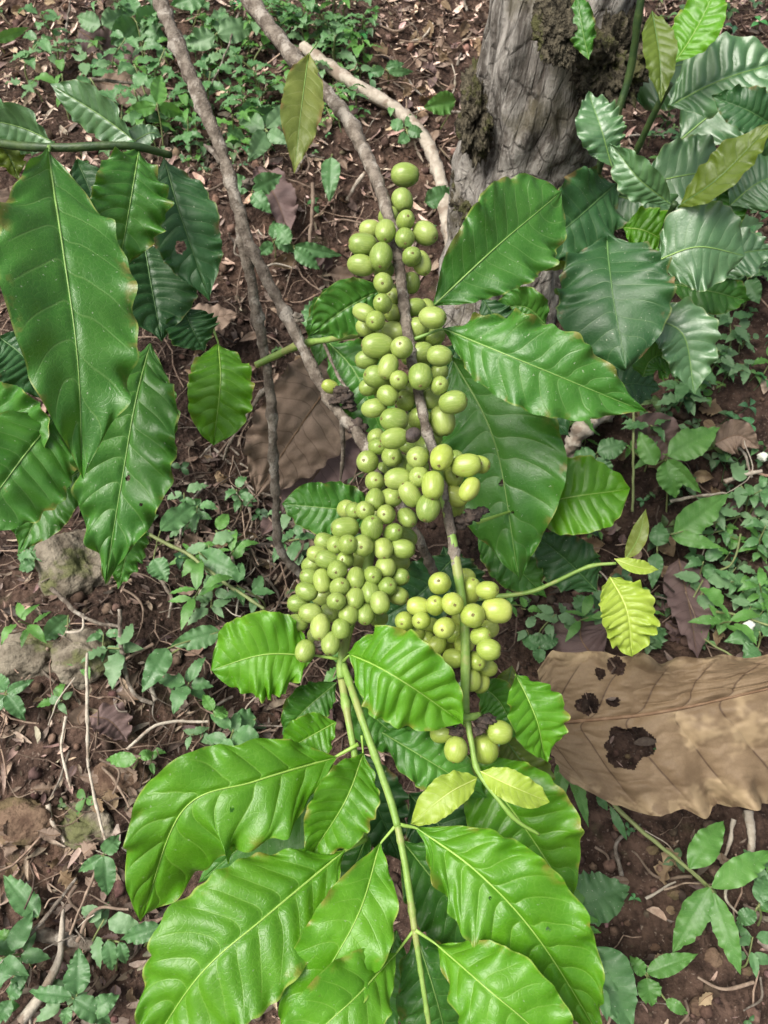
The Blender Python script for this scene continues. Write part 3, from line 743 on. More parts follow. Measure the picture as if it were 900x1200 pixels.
CB = win(410, 440, k17, [(165, 385, 48, 'b'), (170, 440, 52, ''), (110, 535, 70, ''), (260, 502, 67, 'n'), (320, 545, 52, ''), (210, 590, 42, 'b'), (155, 657, 60, 'n'), (155, 770, 58, ''), (255, 757, 64, ''), (365, 440, 38, 'b'), (225, 862, 60, ''), (355, 882, 52, ''), (95, 840, 60, 'n'), (25, 840, 48, '')])
CB += win(330, 570, k17, [(395, 257, 71, 'h'), (560, 257, 70, 'nu'), (690, 288, 54, ''), (400, 140, 47, 'b'), (270, 345, 48, ''), (335, 362, 52, 'n'), (410, 360, 57, ''), (505, 367, 71, 'n'), (630, 387, 60, 'nv'), (750, 387, 66, 'hr'), (500, 447, 62, 'b'), (775, 312, 55, 'b'),
   (225, 422, 50, ''), (282, 457, 63, ''), (185, 487, 44, 'b'), (395, 457, 47, 'n'), (345, 520, 62, 'n'), (460, 570, 58, 'nv'), (565, 550, 53, 'n'), (645, 502, 64, 'v'), (720, 472, 52, 'b'), (725, 560, 50, ''), (180, 567, 54, ''), (252, 587, 54, 'v'), (155, 652, 54, ''), (360, 627, 60, ''), (455, 692, 54, 'nv'), (550, 655, 60, 'v'), (655, 622, 57, ''), (720, 677, 54, ''),
   (250, 682, 46, 'b'), (340, 712, 56, ''), (105, 727, 56, 'h'), (180, 787, 64, 'h'), (305, 782, 52, 'b'), (415, 795, 62, 'v'), (520, 792, 54, 'v'), (610, 722, 57, 'v'), (600, 817, 47, 'b'), (95, 847, 56, 'h'), (240, 872, 67, 'nv'), (370, 885, 57, 'v')])
CB += win(330, 650, k17, [(305, 550, 58, 'v'), (145, 597, 58, 'v'), (215, 505, 42, 'b')])

# ------------------------------------------------------------------ fruiting branch (from the upper left, through the middle, to the yellow shoot tip)
A_PTS = [(215, -110, .70), (270, -30, .665), (300, 10, .645), (350, 75, .61), (400, 130, .575), (430, 185, .545), (452, 240, .515), (468, 310, .49), (478, 390, .474), (492, 470, .464), (510, 540, .457), (524, 600, .452), (538, 680, .444), (545, 740, .44), (545, 830, .435)]
fb_ = thing('coffee_branch', P(350, 75, .61), 'fruiting coffee branch running down the middle to a yellow shoot tip, hung with cherries', 'coffee branch', None)
k = 11
tube('stem', spline([P(*p) for p in A_PTS[:8]], 90), np.interp(np.linspace(0, 1, 90), [0, .25, .6, 1], [.0076, .0073, .0058, .0036]) * (1 + .1 * fbm(np.linspace(0, 40, 90)[:, None] * np.ones((1, 3)), 3, 2)) * nodes(90, 5, 3), M['bark'], fb_, 14, .25, 1, 150)
Cm = spline([P(*p) for p in A_PTS[7:13]], 90)
tube('stem', Cm, np.linspace(.0036, .0027, 90) * (1 + .13 * fbm(np.linspace(0, 34, 90)[:, None] * np.ones((1, 3)), 5, 2)) * nodes(90, 5, 4), M['bark'], fb_, 12, .22, 2, 180)
Cg = spline([P(*p) for p in A_PTS[10:]] + [P(548, 850, .434)], 70)
tube('green_stem', Cg, np.linspace(.0029, .0027, 70) * (1 + .10 * fbm(np.linspace(0, 9, 70)[:, None] * np.ones((1, 3)), 6, 2)), M['greenstem'], fb_, 12, .06, 3)
ptube('green_stem', [(546, 832, .434), (552, 868, .428), (560, 903, .42), (585, 938, .412), (606, 962, .41), (632, 978, .41)], .0019, .0010, M['greenstem'], fb_, 40, 8, .05, 4)
ptube('side_shoot', [(520, 705, .60), (575, 700, .585), (620, 694, .575), (650, 682, .57), (690, 664, .562), (722, 660, .558)], .0024, .0011, M['greenstem'], fb_, 50, 8, .08, 5)
ptube('node_ring', [(532, 838, .433), (546, 841, .427), (562, 838, .433)], .0022, .0020, M['greenstem'], fb_, 14, 8, .1, 6)
UA = [(468, 215, .525), (456, 262, .505), (468, 315, .49)]
cherries(fb_, CA1, [(455, 180, .535), (462, 260, .50), (470, 330, .486)], 40, 'cherry', 11, True, 7)
cherries(fb_, CA2 + CA3, A_PTS[7:13], lambda y: 55 if y < 500 else 60, 'cherry', 12, True, 6)
cherries(fb_, CA4, [(535, 660, .448), (545, 740, .44), (545, 830, .435)], 58, 'cherryy', 13, True, 6)
cherries(fb_, CA5, [(545, 826, .437), (556, 880, .43)], 30, 'cherryy', 14, True, 4)
def bract(px, py, d, r, parent, seed, mat='bract', name='dry_bract'):
    v, f = ico(3); v = v * (1 + .75 * fbm(v * 1.7 + seed * 2.7, seed, 3)[:, None]); c = P(px, py, d); s = r * d / F_PX
    obj(name, mesh_np(name, c + v * np.array([s, s * .8, s * .7]), f, M[mat]), parent)
for i, (x, y, d, r) in enumerate([(528, 846, .431, 7), (536, 856, .428, 7), (566, 846, .431, 9), (574, 842, .433, 7), (561, 857, .428, 6), (521, 843, .434, 5), (556, 604, .452, 9), (543, 610, .455, 10), (566, 598, .452, 6), (470, 724, .452, 5)]):
    bract(x, y, d, r, fb_, i)
# leaves on the fruiting branch
leaf(fb_, [(362, 63, .55), (354, 125, .535), (345, 203, .54)], 48, 'yellow', 12, att=(372, 50, .60), fold=.05, wave=.3, puck=.4, label='yellowing leaf with brown rim')
leaf(fb_, [(508, 358, .505), (580, 292, .50), (658, 224, .52)], 114, 'mid', -8, att=(485, 385, .475), fold=.1, wave=.6, prf='obov', puck=.45, nvein=12)
leaf(fb_, [(520, 386, .475), (620, 427, .452), (757, 482, .462)], 100, 'mid', 10, att=(484, 398, .474), fold=.16, wave=1.0, droop=.1)
leaf(fb_, [(530, 420, .56), (580, 520, .545), (610, 680, .555)], 145, 'mid', -10, att=(494, 425, .48), fold=.08, wave=.8, puck=.6, nl=170, nw=46, holes=[(588, 566, 3, 4, 1), (600, 600, 2, 2, 2)])
leaf(fb_, [(618, 592, .575), (675, 582, .56), (738, 572, .56)], 92, 'bright', 8, att=(560, 612, .50), prf='blunt', fold=.1, wave=.7)
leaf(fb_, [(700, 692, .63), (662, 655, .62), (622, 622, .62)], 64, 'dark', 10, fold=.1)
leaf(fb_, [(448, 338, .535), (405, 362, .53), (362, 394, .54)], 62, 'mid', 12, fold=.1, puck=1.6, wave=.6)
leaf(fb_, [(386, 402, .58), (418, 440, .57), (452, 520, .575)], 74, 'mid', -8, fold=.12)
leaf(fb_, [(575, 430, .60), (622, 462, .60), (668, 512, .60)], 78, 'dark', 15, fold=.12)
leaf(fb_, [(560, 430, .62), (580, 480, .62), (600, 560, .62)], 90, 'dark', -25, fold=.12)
leaf(fb_, [(715, 676, .56), (735, 715, .55), (741, 769, .555)], 62, 'young', 8, fold=.14, wave=1.4, puck=1.5, prf='blunt', label='bright yellow green young leaf')
leaf(fb_, [(732, 657, .558), (748, 630, .552), (757, 596, .55)], 20, 'yellow', 0, fold=.4, wave=.3, puck=.3)
leaf(fb_, [(720, 655, .558), (745, 664, .553), (772, 668, .555)], 17, 'young', 10, fold=.3, wave=.3, puck=.3)
leaf(fb_, [(559, 912, .418), (525, 930, .408), (481, 966, .412)], 40, 'young', -5, fold=.1, wave=.5, puck=.35, prf='blunt', label='small yellow young leaf')
leaf(fb_, [(563, 904, .418), (602, 922, .408), (644, 940, .412)], 36, 'young', 8, fold=.12, wave=.5, puck=.35, prf='blunt', label='small yellow young leaf')
leaf(fb_, [(604, 790, .452), (628, 838, .442), (641, 893, .447)], 64, 'bright', 28, fold=.2, wave=.7)
leaf(fb_, [(588, 862, .478), (617, 900, .47), (640, 938, .475)], 58, 'olive', 12, fold=.12, wave=.6)
leaf(fb_, [(560, 800, .50), (585, 825, .49), (606, 868, .49)], 52, 'mid', -30, fold=.15, wave=.6)

# ------------------------------------------------------------------ laden branch (grey, forked; ends in the drooping leafy shoot)
lb = thing('coffee_branch', P(262, 185, .575), 'forked grey coffee branch with the biggest cherry bunch, ending in drooping bright leaves', 'coffee branch')
B_PTS = [(150, -110, .63), (180, -20, .605), (215, 70, .588), (262, 185, .575), (290, 280, .578), (335, 370, .572), (385, 465, .555), (420, 510, .535), (446, 560, .505), (436, 640, .478), (414, 720, .462), (400, 775, .45)]
Cb = spline([P(*p) for p in B_PTS[:9]], 150)
tube('stem', Cb, np.interp(np.linspace(0, 1, 150), [0, .3, .45, .7, 1], [.0062, .0056, .0046, .0042, .0034]) * (1 + .16 * fbm(np.linspace(0, 60, 150)[:, None] * np.ones((1, 3)), 8, 2)) * nodes(150, 9, 2), M['bark'], lb, 14, .28, 4, 150)
ptube('green_stem', B_PTS[8:] + [(400, 795, .445)], .0036, .0024, M['greenstem'], lb, 60, 10, .08, 5)
ptube('twig', [(280, 240, .578), (288, 300, .59), (302, 372, .603), (316, 450, .612), (322, 560, .622), (328, 640, .632), (352, 674, .645)], .0045, .0033, M['bark'], lb, 110, 12, .3, 6, .0008, 150)
ptube('twig', [(262, 190, .578), (252, 180, .59), (240, 170, .61)], .0035, .0015, M['bark'], lb, 20, 8, .3, 9)
ptube('twig', [(424, 512, .545), (455, 560, .54), (480, 612, .535), (497, 645, .535), (514, 684, .55)], .0042, .0030, M['bark'], lb, 60, 10, .3, 7, .0006, 150)
ptube('side_shoot', [(300, 428, .607), (325, 416, .60), (352, 404, .585), (385, 398, .565), (430, 390, .54)], .0030, .0022, M['greenstem'], lb, 40, 8, .12, 8)
ptube('twig', [(378, 398, .57), (396, 440, .565), (412, 462, .56)], .0014, .0009, M['bark'], lb, 20, 8, .2, 10)
ptube('twig', [(316, 450, .612), (300, 470, .625), (270, 520, .645), (262, 540, .66)], .0022, .0010, M['bark'], lb, 40, 8, .3, 12, .001)
ptube('twig', [(400, 490, .55), (402, 530, .57), (398, 570, .59)], .0018, .0010, M['bark'], lb, 24, 8, .3, 13)
cherries(lb, CB, [(440, 520, .50), (446, 570, .495), (425, 660, .478), (400, 770, .458)], lambda y: 40 if y < 580 else 72, 'cherry', 21, False)
cherries(lb, [(387, 453, 8, 'y'), (396, 468, 5, 'd')], [(392, 460, .55), (400, 480, .55)], 10, 'cherry', 22, False)
for i, (x, y, d, r) in enumerate([(398, 458, .545, 8), (405, 466, .545, 8), (392, 470, .545, 6), (410, 476, .548, 7), (420, 500, .54, 9), (376, 756, .455, 6), (388, 763, .452, 5), (290, 215, .578, 7), (350, 372, .57, 6)]):
    bract(x, y, d, r, lb, 30 + i, 'bract' if i < 5 else 'bark', 'dry_bract' if i < 5 else 'bark_knob')
# the drooping shoot below
ptube('green_stem', [(400, 772, .452), (425, 845, .425), (455, 930, .412), (466, 968, .405)], .0023, .0020, M['greenstem'], lb, 50, 10, .05, 11)
ptube('green_stem', [(466, 968, .405), (476, 1020, .397), (486, 1090, .388)], .0018, .0018, M['greenstem'], lb, 40, 10, .05, 12)
ptube('green_stem', [(486, 1090, .388), (495, 1150, .384), (508, 1235, .38)], .0016, .0012, M['greenstem'], lb, 40, 10, .05, 13)
ptube('green_stem', [(398, 778, .455), (406, 830, .438), (418, 900, .428), (428, 985, .425)], .0024, .0016, M['greenstem'], lb, 50, 10, .06, 14)
leaf(lb, [(366, 768, .448), (308, 768, .435), (246, 786, .437)], 104, 'bright', 10, att=(396, 772, .45), prf='blunt', fold=.1, wave=.7, droop=.15, puck=.45)
leaf(lb, [(406, 766, .428), (462, 792, .405), (541, 848, .415)], 104, 'bright', -8, att=(401, 776, .45), puck=1.5, fold=.1, wave=.6, droop=.12, prf='blunt')
leaf(lb, [(394, 888, .425), (300, 916, .402), (215, 950, .395), (166, 1076, .41)], 128, 'bright', 8, att=(420, 872, .428), fold=.1, wave=.9, droop=.15, puck=1.1, prf='blunt', asym=-.2, nl=200, nw=50, holes=[(272, 949, 3, 2.6, 3)])
leaf(lb, [(393, 846, .438), (362, 864, .43), (326, 884, .433)], 54, 'bright', 14, fold=.12, wave=.5)
leaf(lb, [(427, 882, .425), (405, 940, .405), (360, 1012, .41)], 74, 'bright', 14, att=(424, 862, .424), fold=.14, wave=.6)
leaf(lb, [(404, 996, .408), (312, 1074, .380), (232, 1145, .368), (160, 1250, .372)], 152, 'bright', -6, att=(428, 984, .42), fold=.1, wave=1.0, puck=1.2, droop=.1, nvein=12.5)
leaf(lb, [(446, 988, .405), (424, 1062, .384), (385, 1135, .374), (325, 1230, .374)], 98, 'bright', 8, att=(465, 966, .405), fold=.12, wave=.8, puck=.8)
leaf(lb, [(464, 1118, .388), (420, 1165, .366), (372, 1210, .357), (322, 1270, .357)], 92, 'bright', 10, att=(485, 1090, .388), fold=.15, wave=.7)
leaf(lb, [(488, 970, .408), (560, 1022, .388), (630, 1098, .382), (708, 1225, .388)], 124, 'bright', -8, att=(466, 966, .405), fold=.12, wave=1.1, puck=1.3, nvein=11.5, nl=180, nw=50, holes=[(642, 1088, 3, 2.4, 1), (574, 1052, 1.8, 2, 3)])
leaf(lb, [(512, 1106, .388), (568, 1155, .362), (622, 1202, .356), (690, 1275, .356)], 104, 'bright', -10, att=(487, 1090, .387), fold=.12, wave=.7)
leaf(lb, [(410, 900, .47), (325, 958, .465), (232, 1035, .475)], 96, 'mid', 0, fold=.1, wave=.6)
leaf(lb, [(548, 885, .455), (606, 958, .442), (674, 1060, .448)], 122, 'bright', -6, fold=.1, wave=.7, puck=1.2)
leaf(lb, [(448, 858, .44), (505, 893, .438), (570, 935, .443)], 64, 'mid', 10, fold=.12, wave=.6)
leaf(lb, [(470, 985, .435), (528, 1055, .432), (595, 1125, .44)], 92, 'mid', -8, fold=.12)
leaf(lb, [(487, 1090, .41), (508, 1160, .405), (532, 1250, .415)], 92, 'mid', 10, fold=.12)
leaf(lb, [(430, 982, .445), (398, 1060, .445), (345, 1165, .455)], 100, 'mid', -10, fold=.12)
leaf(lb, [(415, 800, .455), (440, 840, .45), (486, 878, .45)], 66, 'mid', 10, fold=.12)
leaf(lb, [(480, 930, .47), (520, 975, .465), (570, 1060, .47)], 110, 'dark', 10, fold=.1)
leaf(lb, [(420, 880, .475), (440, 940, .47), (470, 1010, .475)], 70, 'dark', 10, fold=.1)
leaf(lb, [(440, 600, .545), (388, 596, .535), (331, 590, .54)], 64, 'mid', 12, prf='blunt', fold=.08, wave=.6)
leaf(lb, [(535, 650, .575), (490, 698, .565), (436, 732, .57)], 72, 'dark', 14, fold=.1)

# ------------------------------------------------------------------ leafy branch on the left
le = thing('coffee_branch', P(60, 172, .465), 'leafy coffee branch without cherries, its big dark leaves hanging above the round mossy stone', 'coffee branch')
ptube('stem', [(-180, 140, .52), (-60, 155, .495), (0, 168, .478), (60, 173, .466), (150, 171, .47), (200, 182, .49)], .0034, .0022, M['darkstem'], le, 70, 10, .1, 20)
leaf(le, [(57, 174, .44), (76, 300, .415), (93, 430, .41), (98, 562, .425)], 142, 'mid', 12, att=(58, 172, .466), fold=.14, wave=.8, puck=.8, seed=41)
leaf(le, [(163, 175, .475), (155, 225, .465), (138, 322, .475)], 86, 'mid', 6, fold=.14, wave=1.1, att=(158, 171, .472))
leaf(le, [(192, 186, .50), (212, 255, .50), (246, 352, .51)], 84, 'dark', 14, fold=.1, wave=.5, att=(186, 176, .488), nl=140, nw=34, holes=[(212, 290, 6, 8, 3)])
leaf(le, [(168, 282, .52), (178, 330, .515), (190, 400, .52)], 100, 'dark', 10, fold=.14, wave=.5)
leaf(le, [(176, 402, .485), (152, 500, .465), (124, 684, .475)], 108, 'mid', -16, fold=.12, wave=1.2, seed=52, nl=170, nw=46, holes=[(150, 560, 3, 3.4, 1), (165, 592, 2, 2, 2)])
leaf(le, [(64, 488, .48), (20, 545, .46), (-40, 625, .46)], 128, 'mid', 8, fold=.12, wave=.7)
leaf(le, [(256, 403, .54), (258, 450, .525), (250, 522, .535)], 74, 'bright', 6, prf='blunt', fold=.1, wave=.8, att=(250, 385, .56))
leaf(le, [(158, 166, .475), (112, 132, .475), (60, 98, .48)], 48, 'pale', 30, fold=.1, wave=0.48)
leaf(le, [(62, 168, .475), (20, 150, .475), (-40, 140, .48)], 56, 'pale', 30, fold=.1, wave=0.72)
leaf(le, [(150, 170, .48), (175, 156, .48), (190, 160, .485)], 26, 'pale', 15, fold=.1, prf='ovate', puck=.2, wave=.4)
leaf(le, [(-30, 150, .49), (5, 175, .485), (22, 212, .49)], 44, 'olive', 20, fold=.1)
leaf(le, [(168, 600, .50), (150, 645, .50), (138, 690, .505)], 38, 'mid', 10, fold=.1, wave=1.2)
leaf(le, [(-40, 460, .47), (10, 500, .47), (45, 560, .475)], 90, 'mid', -20, fold=.1)

# ------------------------------------------------------------------ upright sprout beside the trunk
sp = thing('coffee_sprout', G(700, 345), 'upright dark stemmed coffee sprout with glossy leaves beside the tree trunk', 'sapling')
g1 = gd(705, 345)
ptube('stem', [(690, 350, g1), (697, 225, .70), (715, 160, .66), (738, 85, .63), (748, 20, .60), (760, -60, .57)], .0034, .0032, M['darkstem'], sp, 80, 10, .12, 31)
ptube('stem', [(694, 300, .78), (715, 235, .70), (737, 195, .66), (768, 130, .61), (786, 98, .59)], .0030, .0026, M['darkstem'], sp, 60, 10, .12, 32)
ptube('stem', [(735, 380, .78), (768, 312, .68), (780, 265, .64), (791, 238, .615)], .0030, .0026, M['darkstem'], sp, 50, 10, .12, 33)
leaf(sp, [(712, 276, .61), (718, 345, .588), (733, 434, .585)], 128, 'dark', 8, prf='blunt', fold=.08, wave=.8, puck=.4)
leaf(sp, [(752, 372, .625), (800, 392, .612), (815, 462, .62)], 66, 'pale', 20, fold=.3, wave=0.66, puck=.6)
leaf(sp, [(752, 440, .635), (765, 420, .625), (800, 410, .63)], 50, 'mid', -30, fold=.3, wave=.8)
leaf(sp, [(770, 306, .63), (818, 290, .615), (874, 300, .62)], 98, 'pale', 8, prf='blunt', fold=.06, wave=0.42, puck=.3)
leaf(sp, [(722, 215, .68), (682, 252, .66), (622, 302, .66)], 92, 'dark', 22, fold=.2, wave=.9, puck=.9)
leaf(sp, [(690, 285, .69), (650, 300, .68), (615, 310, .69)], 34, 'olive', 10, fold=.2)
leaf(sp, [(764, 14, .58), (773, 65, .57), (774, 122, .572)], 36, 'olive', 20, fold=.2, wave=.4)
leaf(sp, [(790, 74, .60), (815, 35, .59), (845, -25, .585)], 54, 'bright', 15, fold=.1, wave=.5)
leaf(sp, [(782, 124, .645), (840, 95, .63), (925, 66, .63)], 84, 'pale', 26, fold=.12, puck=1.9, wave=.6, label='puckered leaf with white sheen')
leaf(sp, [(910, 148, .605), (872, 128, .60), (834, 112, .605)], 46, 'dark', -18, fold=.3, wave=.5)
leaf(sp, [(794, 243, .61), (842, 208, .585), (912, 138, .565)], 42, 'olive', 30, fold=.35, wave=.5)
leaf(sp, [(786, 238, .615), (748, 208, .605), (714, 168, .61)], 42, 'pale', 25, fold=.25, puck=1.2, wave=.5)
leaf(sp, [(718, 196, .64), (704, 150, .63), (690, 106, .64)], 52, 'pale', -15, fold=.15, puck=.5)
leaf(sp, [(752, 216, .72), (808, 204, .71), (866, 198, .715)], 84, 'pale', 12, fold=.08, puck=.25)
leaf(sp, [(725, 98, .80), (775, 82, .79), (838, 66, .79)], 90, 'pale', 10, fold=.08, puck=.25)
leaf(sp, [(795, 165, .76), (850, 122, .745), (920, 92, .75)], 96, 'pale', 10, fold=.08, puck=.25)
leaf(sp, [(730, 266, .66), (755, 270, .655), (790, 288, .66)], 56, 'bright', 10, fold=.08)
leaf(sp, [(712, 226, .70), (750, 236, .69), (796, 240, .695)], 66, 'pale', 10, fold=.08)
leaf(sp, [(855, 240, .72), (885, 216, .71), (930, 196, .715)], 76, 'pale', 10, fold=.08)
leaf(sp, [(785, 332, .70), (830, 340, .69), (878, 352, .70)], 52, 'mid', 20, fold=.1)
leaf(sp, [(640, 380, .73), (615, 360, .72), (575, 362, .73)], 46, 'mid', 10, fold=.1)
leaf(sp, [(690, 70, .655), (682, 30, .65), (676, -10, .65)], 30, 'mid', 10, fold=.1)
leaf(sp, [(860, 190, .74), (840, 240, .73), (845, 300, .74)], 70, 'mid', 10, fold=.08)

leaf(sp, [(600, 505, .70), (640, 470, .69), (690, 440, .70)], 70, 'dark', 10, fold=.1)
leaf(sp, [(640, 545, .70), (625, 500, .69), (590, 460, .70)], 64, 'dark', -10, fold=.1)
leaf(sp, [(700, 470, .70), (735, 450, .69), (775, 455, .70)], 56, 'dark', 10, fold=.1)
leaf(sp, [(660, 330, .74), (690, 310, .73), (735, 320, .74)], 60, 'mid', 10, fold=.1)
leaf(sp, [(880, 120, .72), (905, 150, .71), (930, 190, .72)], 70, 'pale', -10, fold=.1)
leaf(sp, [(830, 330, .70), (860, 300, .69), (905, 292, .70)], 60, 'pale', 10, fold=.1)
for q, w, m, r in [([(330, 930, .50), (290, 985, .495), (262, 1060, .50)], 76, 'mid', 8), ([(430, 1000, .465), (420, 1080, .46), (400, 1190, .47)], 80, 'mid', -12), ([(500, 1000, .47), (545, 1060, .465), (610, 1180, .47)], 96, 'mid', 8), ([(560, 940, .49), (600, 990, .485), (655, 1040, .49)], 80, 'dark', 10),
                   ([(395, 800, .47), (360, 830, .465), (330, 862, .47)], 50, 'mid', 10), ([(470, 820, .47), (500, 850, .465), (545, 872, .47)], 60, 'bright', -10), ([(380, 930, .49), (372, 1000, .485), (350, 1070, .49)], 70, 'dark', 8), ([(465, 1090, .44), (455, 1140, .435), (450, 1220, .44)], 56, 'mid', 8), ([(520, 1080, .45), (575, 1120, .445), (640, 1150, .45)], 70, 'mid', -8)]:
    leaf(lb, q, w, m, r, fold=.12)
for q, w, m, r in [([(540, 400, .62), (520, 450, .62), (500, 540, .63)], 80, 'dark', 8), ([(560, 620, .63), (590, 650, .625), (640, 700, .63)], 56, 'mid', 10), ([(400, 330, .60), (385, 375, .60), (372, 430, .60)], 50, 'mid', -8), ([(520, 640, .60), (540, 690, .595), (560, 740, .60)], 60, 'dark', 8), ([(600, 780, .52), (590, 820, .515), (570, 862, .52)], 44, 'olive', 8), ([(565, 350, .60), (590, 385, .60), (622, 402, .605)], 46, 'dark', 8)]:
    leaf(fb_, q, w, m, r, fold=.12)
for q, w, m, r in [([(90, 185, .51), (110, 240, .51), (112, 330, .52)], 70, 'dark', 8), ([(140, 400, .52), (170, 470, .515), (190, 560, .52)], 70, 'mid', 12), ([(110, 540, .52), (60, 580, .515), (20, 650, .52)], 66, 'mid', -10), ([(215, 360, .53), (225, 385, .53), (240, 412, .535)], 60, 'dark', 20), ([(0, 395, .50), (30, 420, .50), (60, 470, .505)], 80, 'dark', 10)]:
    leaf(le, q, w, m, r, fold=.12, wave=.9)
# ------------------------------------------------------------------ pale dead branch lying behind, other dead sticks
def stick(label, pts, r0, r1, mat='bark', group=None, name='dry_stick', cat='stick', lift=None, seed=0, rough=.3, jit=.0012):
    """pts: picture points; depth from ground minus lift"""
    q = [(x, y, (gd(x, y) - (lift if lift is not None else .01)) if len(p) == 0 else p[0]) for x, y, *p in pts]
    C = spline([P(*p) for p in q], 60); C = C + jit * np.stack([fbm(C * 50 + 9 * k, seed + k, 2) for k in range(3)], -1)
    V, F = tube_arr(C, np.linspace(r0, r1, 60) * (1 + .15 * fbm(C * 70, seed, 2)), 9, rough, seed, True, 160)
    return obj(name, mesh_np(name, V, F, M[mat]), None, label, cat, group)
stick('long pale dead branch lying across the slope behind the top cherry bunch', [(355, 55), (410, 95), (480, 140), (512, 195), (523, 255), (542, 362)], .0085, .0090, 'palebark', name='dead_branch', cat='branch', lift=.03, seed=3)
stick('dark horizontal twig at the top left, above the hanging leaves', [(70, 100), (110, 93), (170, 100)], .0026, .002, lift=.05, seed=4)
stick('smooth cream curved stick standing out on the bottom left soil', [(25, 1195), (50, 1165), (68, 1125), (74, 1065)], .0052, .0016, 'palebark', lift=.02, seed=5, rough=.08)
stick('thick brown broken stick lying level on the soil, bottom left', [(28, 1092), (60, 1098), (110, 1108)], .0060, .0045, lift=.012, seed=6)
stick('long thin grey twig running up from the bottom left corner', [(0, 1132), (45, 1085), (88, 1030)], .0020, .0014, lift=.02, seed=7)
stick('upright thin tan stalk on the left bank, tallest of the dry stalks', [(102, 765), (102, 830), (103, 900)], .0016, .0014, 'palebark', lift=.04, seed=8, jit=.0005)
stick('bent tan stalk left of the tallest dry stalk', [(78, 840), (72, 880), (82, 925)], .0014, .001, 'palebark', lift=.03, seed=9)
stick('thin tan stalk leaning past the grey angular stone', [(103, 895), (112, 940), (124, 985)], .0014, .001, 'palebark', lift=.03, seed=10, jit=.0005)
stick('reddish thin twig crossing down beside the drooping leaf, lower left', [(118, 1005), (100, 1050), (82, 1095)], .0012, .001, 'straw', lift=.03, seed=11)
stick('grey twig forming an arch from the soil to the left drooping leaf', [(60, 690), (100, 725), (142, 735)], .0020, .0016, lift=.03, seed=12)
stick('kinked grey twig standing in the root tangle of the left bank', [(140, 715), (145, 775), (155, 810), (180, 825)], .0022, .0016, lift=.035, seed=13)
stick('pale green runner stem crossing to the right under the grey forked branch', [(172, 625), (220, 650), (260, 680), (310, 715)], .0020, .0018, 'weedstem', name='runner_stem', cat='stem', lift=.05, seed=14, rough=.1)
stick('curved tan twig above the lower left drooping leaf', [(148, 880), (185, 850), (245, 845)], .0016, .0012, 'palebark', lift=.04, seed=15)
stick('short broken cream straw below the holed dead leaf', [(757, 1052), (775, 1042), (792, 1033)], .0012, .001, 'palebark', lift=.006, seed=16)
stick('pale upright straw on the soil below the holed dead leaf, right side', [(878, 950), (880, 975), (879, 1000)], .0032, .003, 'palebark', lift=.01, seed=17)
stick('bleached curled straw right of the holed dead leaf bottom', [(860, 960), (855, 985), (850, 1003)], .0026, .0012, 'palebark', lift=.01, seed=18)
stick('short cream stick pointing up beside the topmost cherries', [(427, 203), (415, 220), (407, 235)], .0030, .0024, 'palebark', lift=.02, seed=19)
stick('slim dry stalk standing right of the hanging yellow leaf', [(367, 215), (365, 260), (362, 292)], .0026, .002, 'straw', lift=.03, seed=20)
stick('long dark twig slanting over the weeds at the top left', [(280, 15), (262, 70), (245, 105)], .0016, .001, lift=.06, seed=21)
stick('thin dark stalk standing at the top left corner', [(82, 0), (78, 40), (75, 78)], .0016, .0012, lift=.05, seed=22)
stick('pale twig lying under the dark leaf, middle right', [(850, 565), (870, 558), (893, 552)], .0030, .002, 'palebark', lift=.03, seed=23)
rs = np.random.RandomState(12)
TW = [(225, 480, 400, 700, 'thin grey root twig in the dark hollow under the forked branch', 'root twigs under the forked branch', 75), (20, 640, 330, 860, 'thin dry twig lying among the stones of the left bank', 'twigs among the left bank stones', 48), (150, 190, 460, 330, 'thin dry twig on the litter behind the forked branch', 'twigs on the litter behind the branch', 30),
      (0, 870, 150, 1190, 'short straw twig on the crumbly soil, bottom left', 'straw twigs on the bottom left soil', 20), (400, 0, 580, 150, 'pale wood chip twig in the reddish litter at the top', 'twigs in the far litter', 34), (690, 960, 890, 1190, 'tiny straw on the bare dark soil at the bottom right', 'straws on the bare soil', 14), (640, 500, 890, 760, 'thin brown stem twig under the weeds on the right', 'twigs under the right weeds', 16), (620, 120, 760, 300, 'small twig on the litter right of the trunk', 'twigs by the trunk', 10)]
for x0, y0, x1, y1, lab, grp, n in TW:
    for i in range(n):
        x, y = rs.uniform(x0, x1), rs.uniform(y0, y1); a = rs.rand() * 6.28; L = rs.uniform(14, 75) * (.7 if y < 300 else 1); g = gd(x, y)
        bend = rs.normal() * .25
        p = [(x, y), (x + L * math.cos(a) * .5 - bend * L * math.sin(a), y + L * math.sin(a) * .5 + bend * L * math.cos(a)), (x + L * math.cos(a), y + L * math.sin(a))]
        r = .0006 + .0016 * rs.rand() ** 2
        stick(lab, p, r, r * .6, ('bark', 'straw', 'palebark', 'straw')[rs.randint(4)], grp, 'twig', 'twig', rs.uniform(.004, .03), rs.randint(999), .2, .0015)

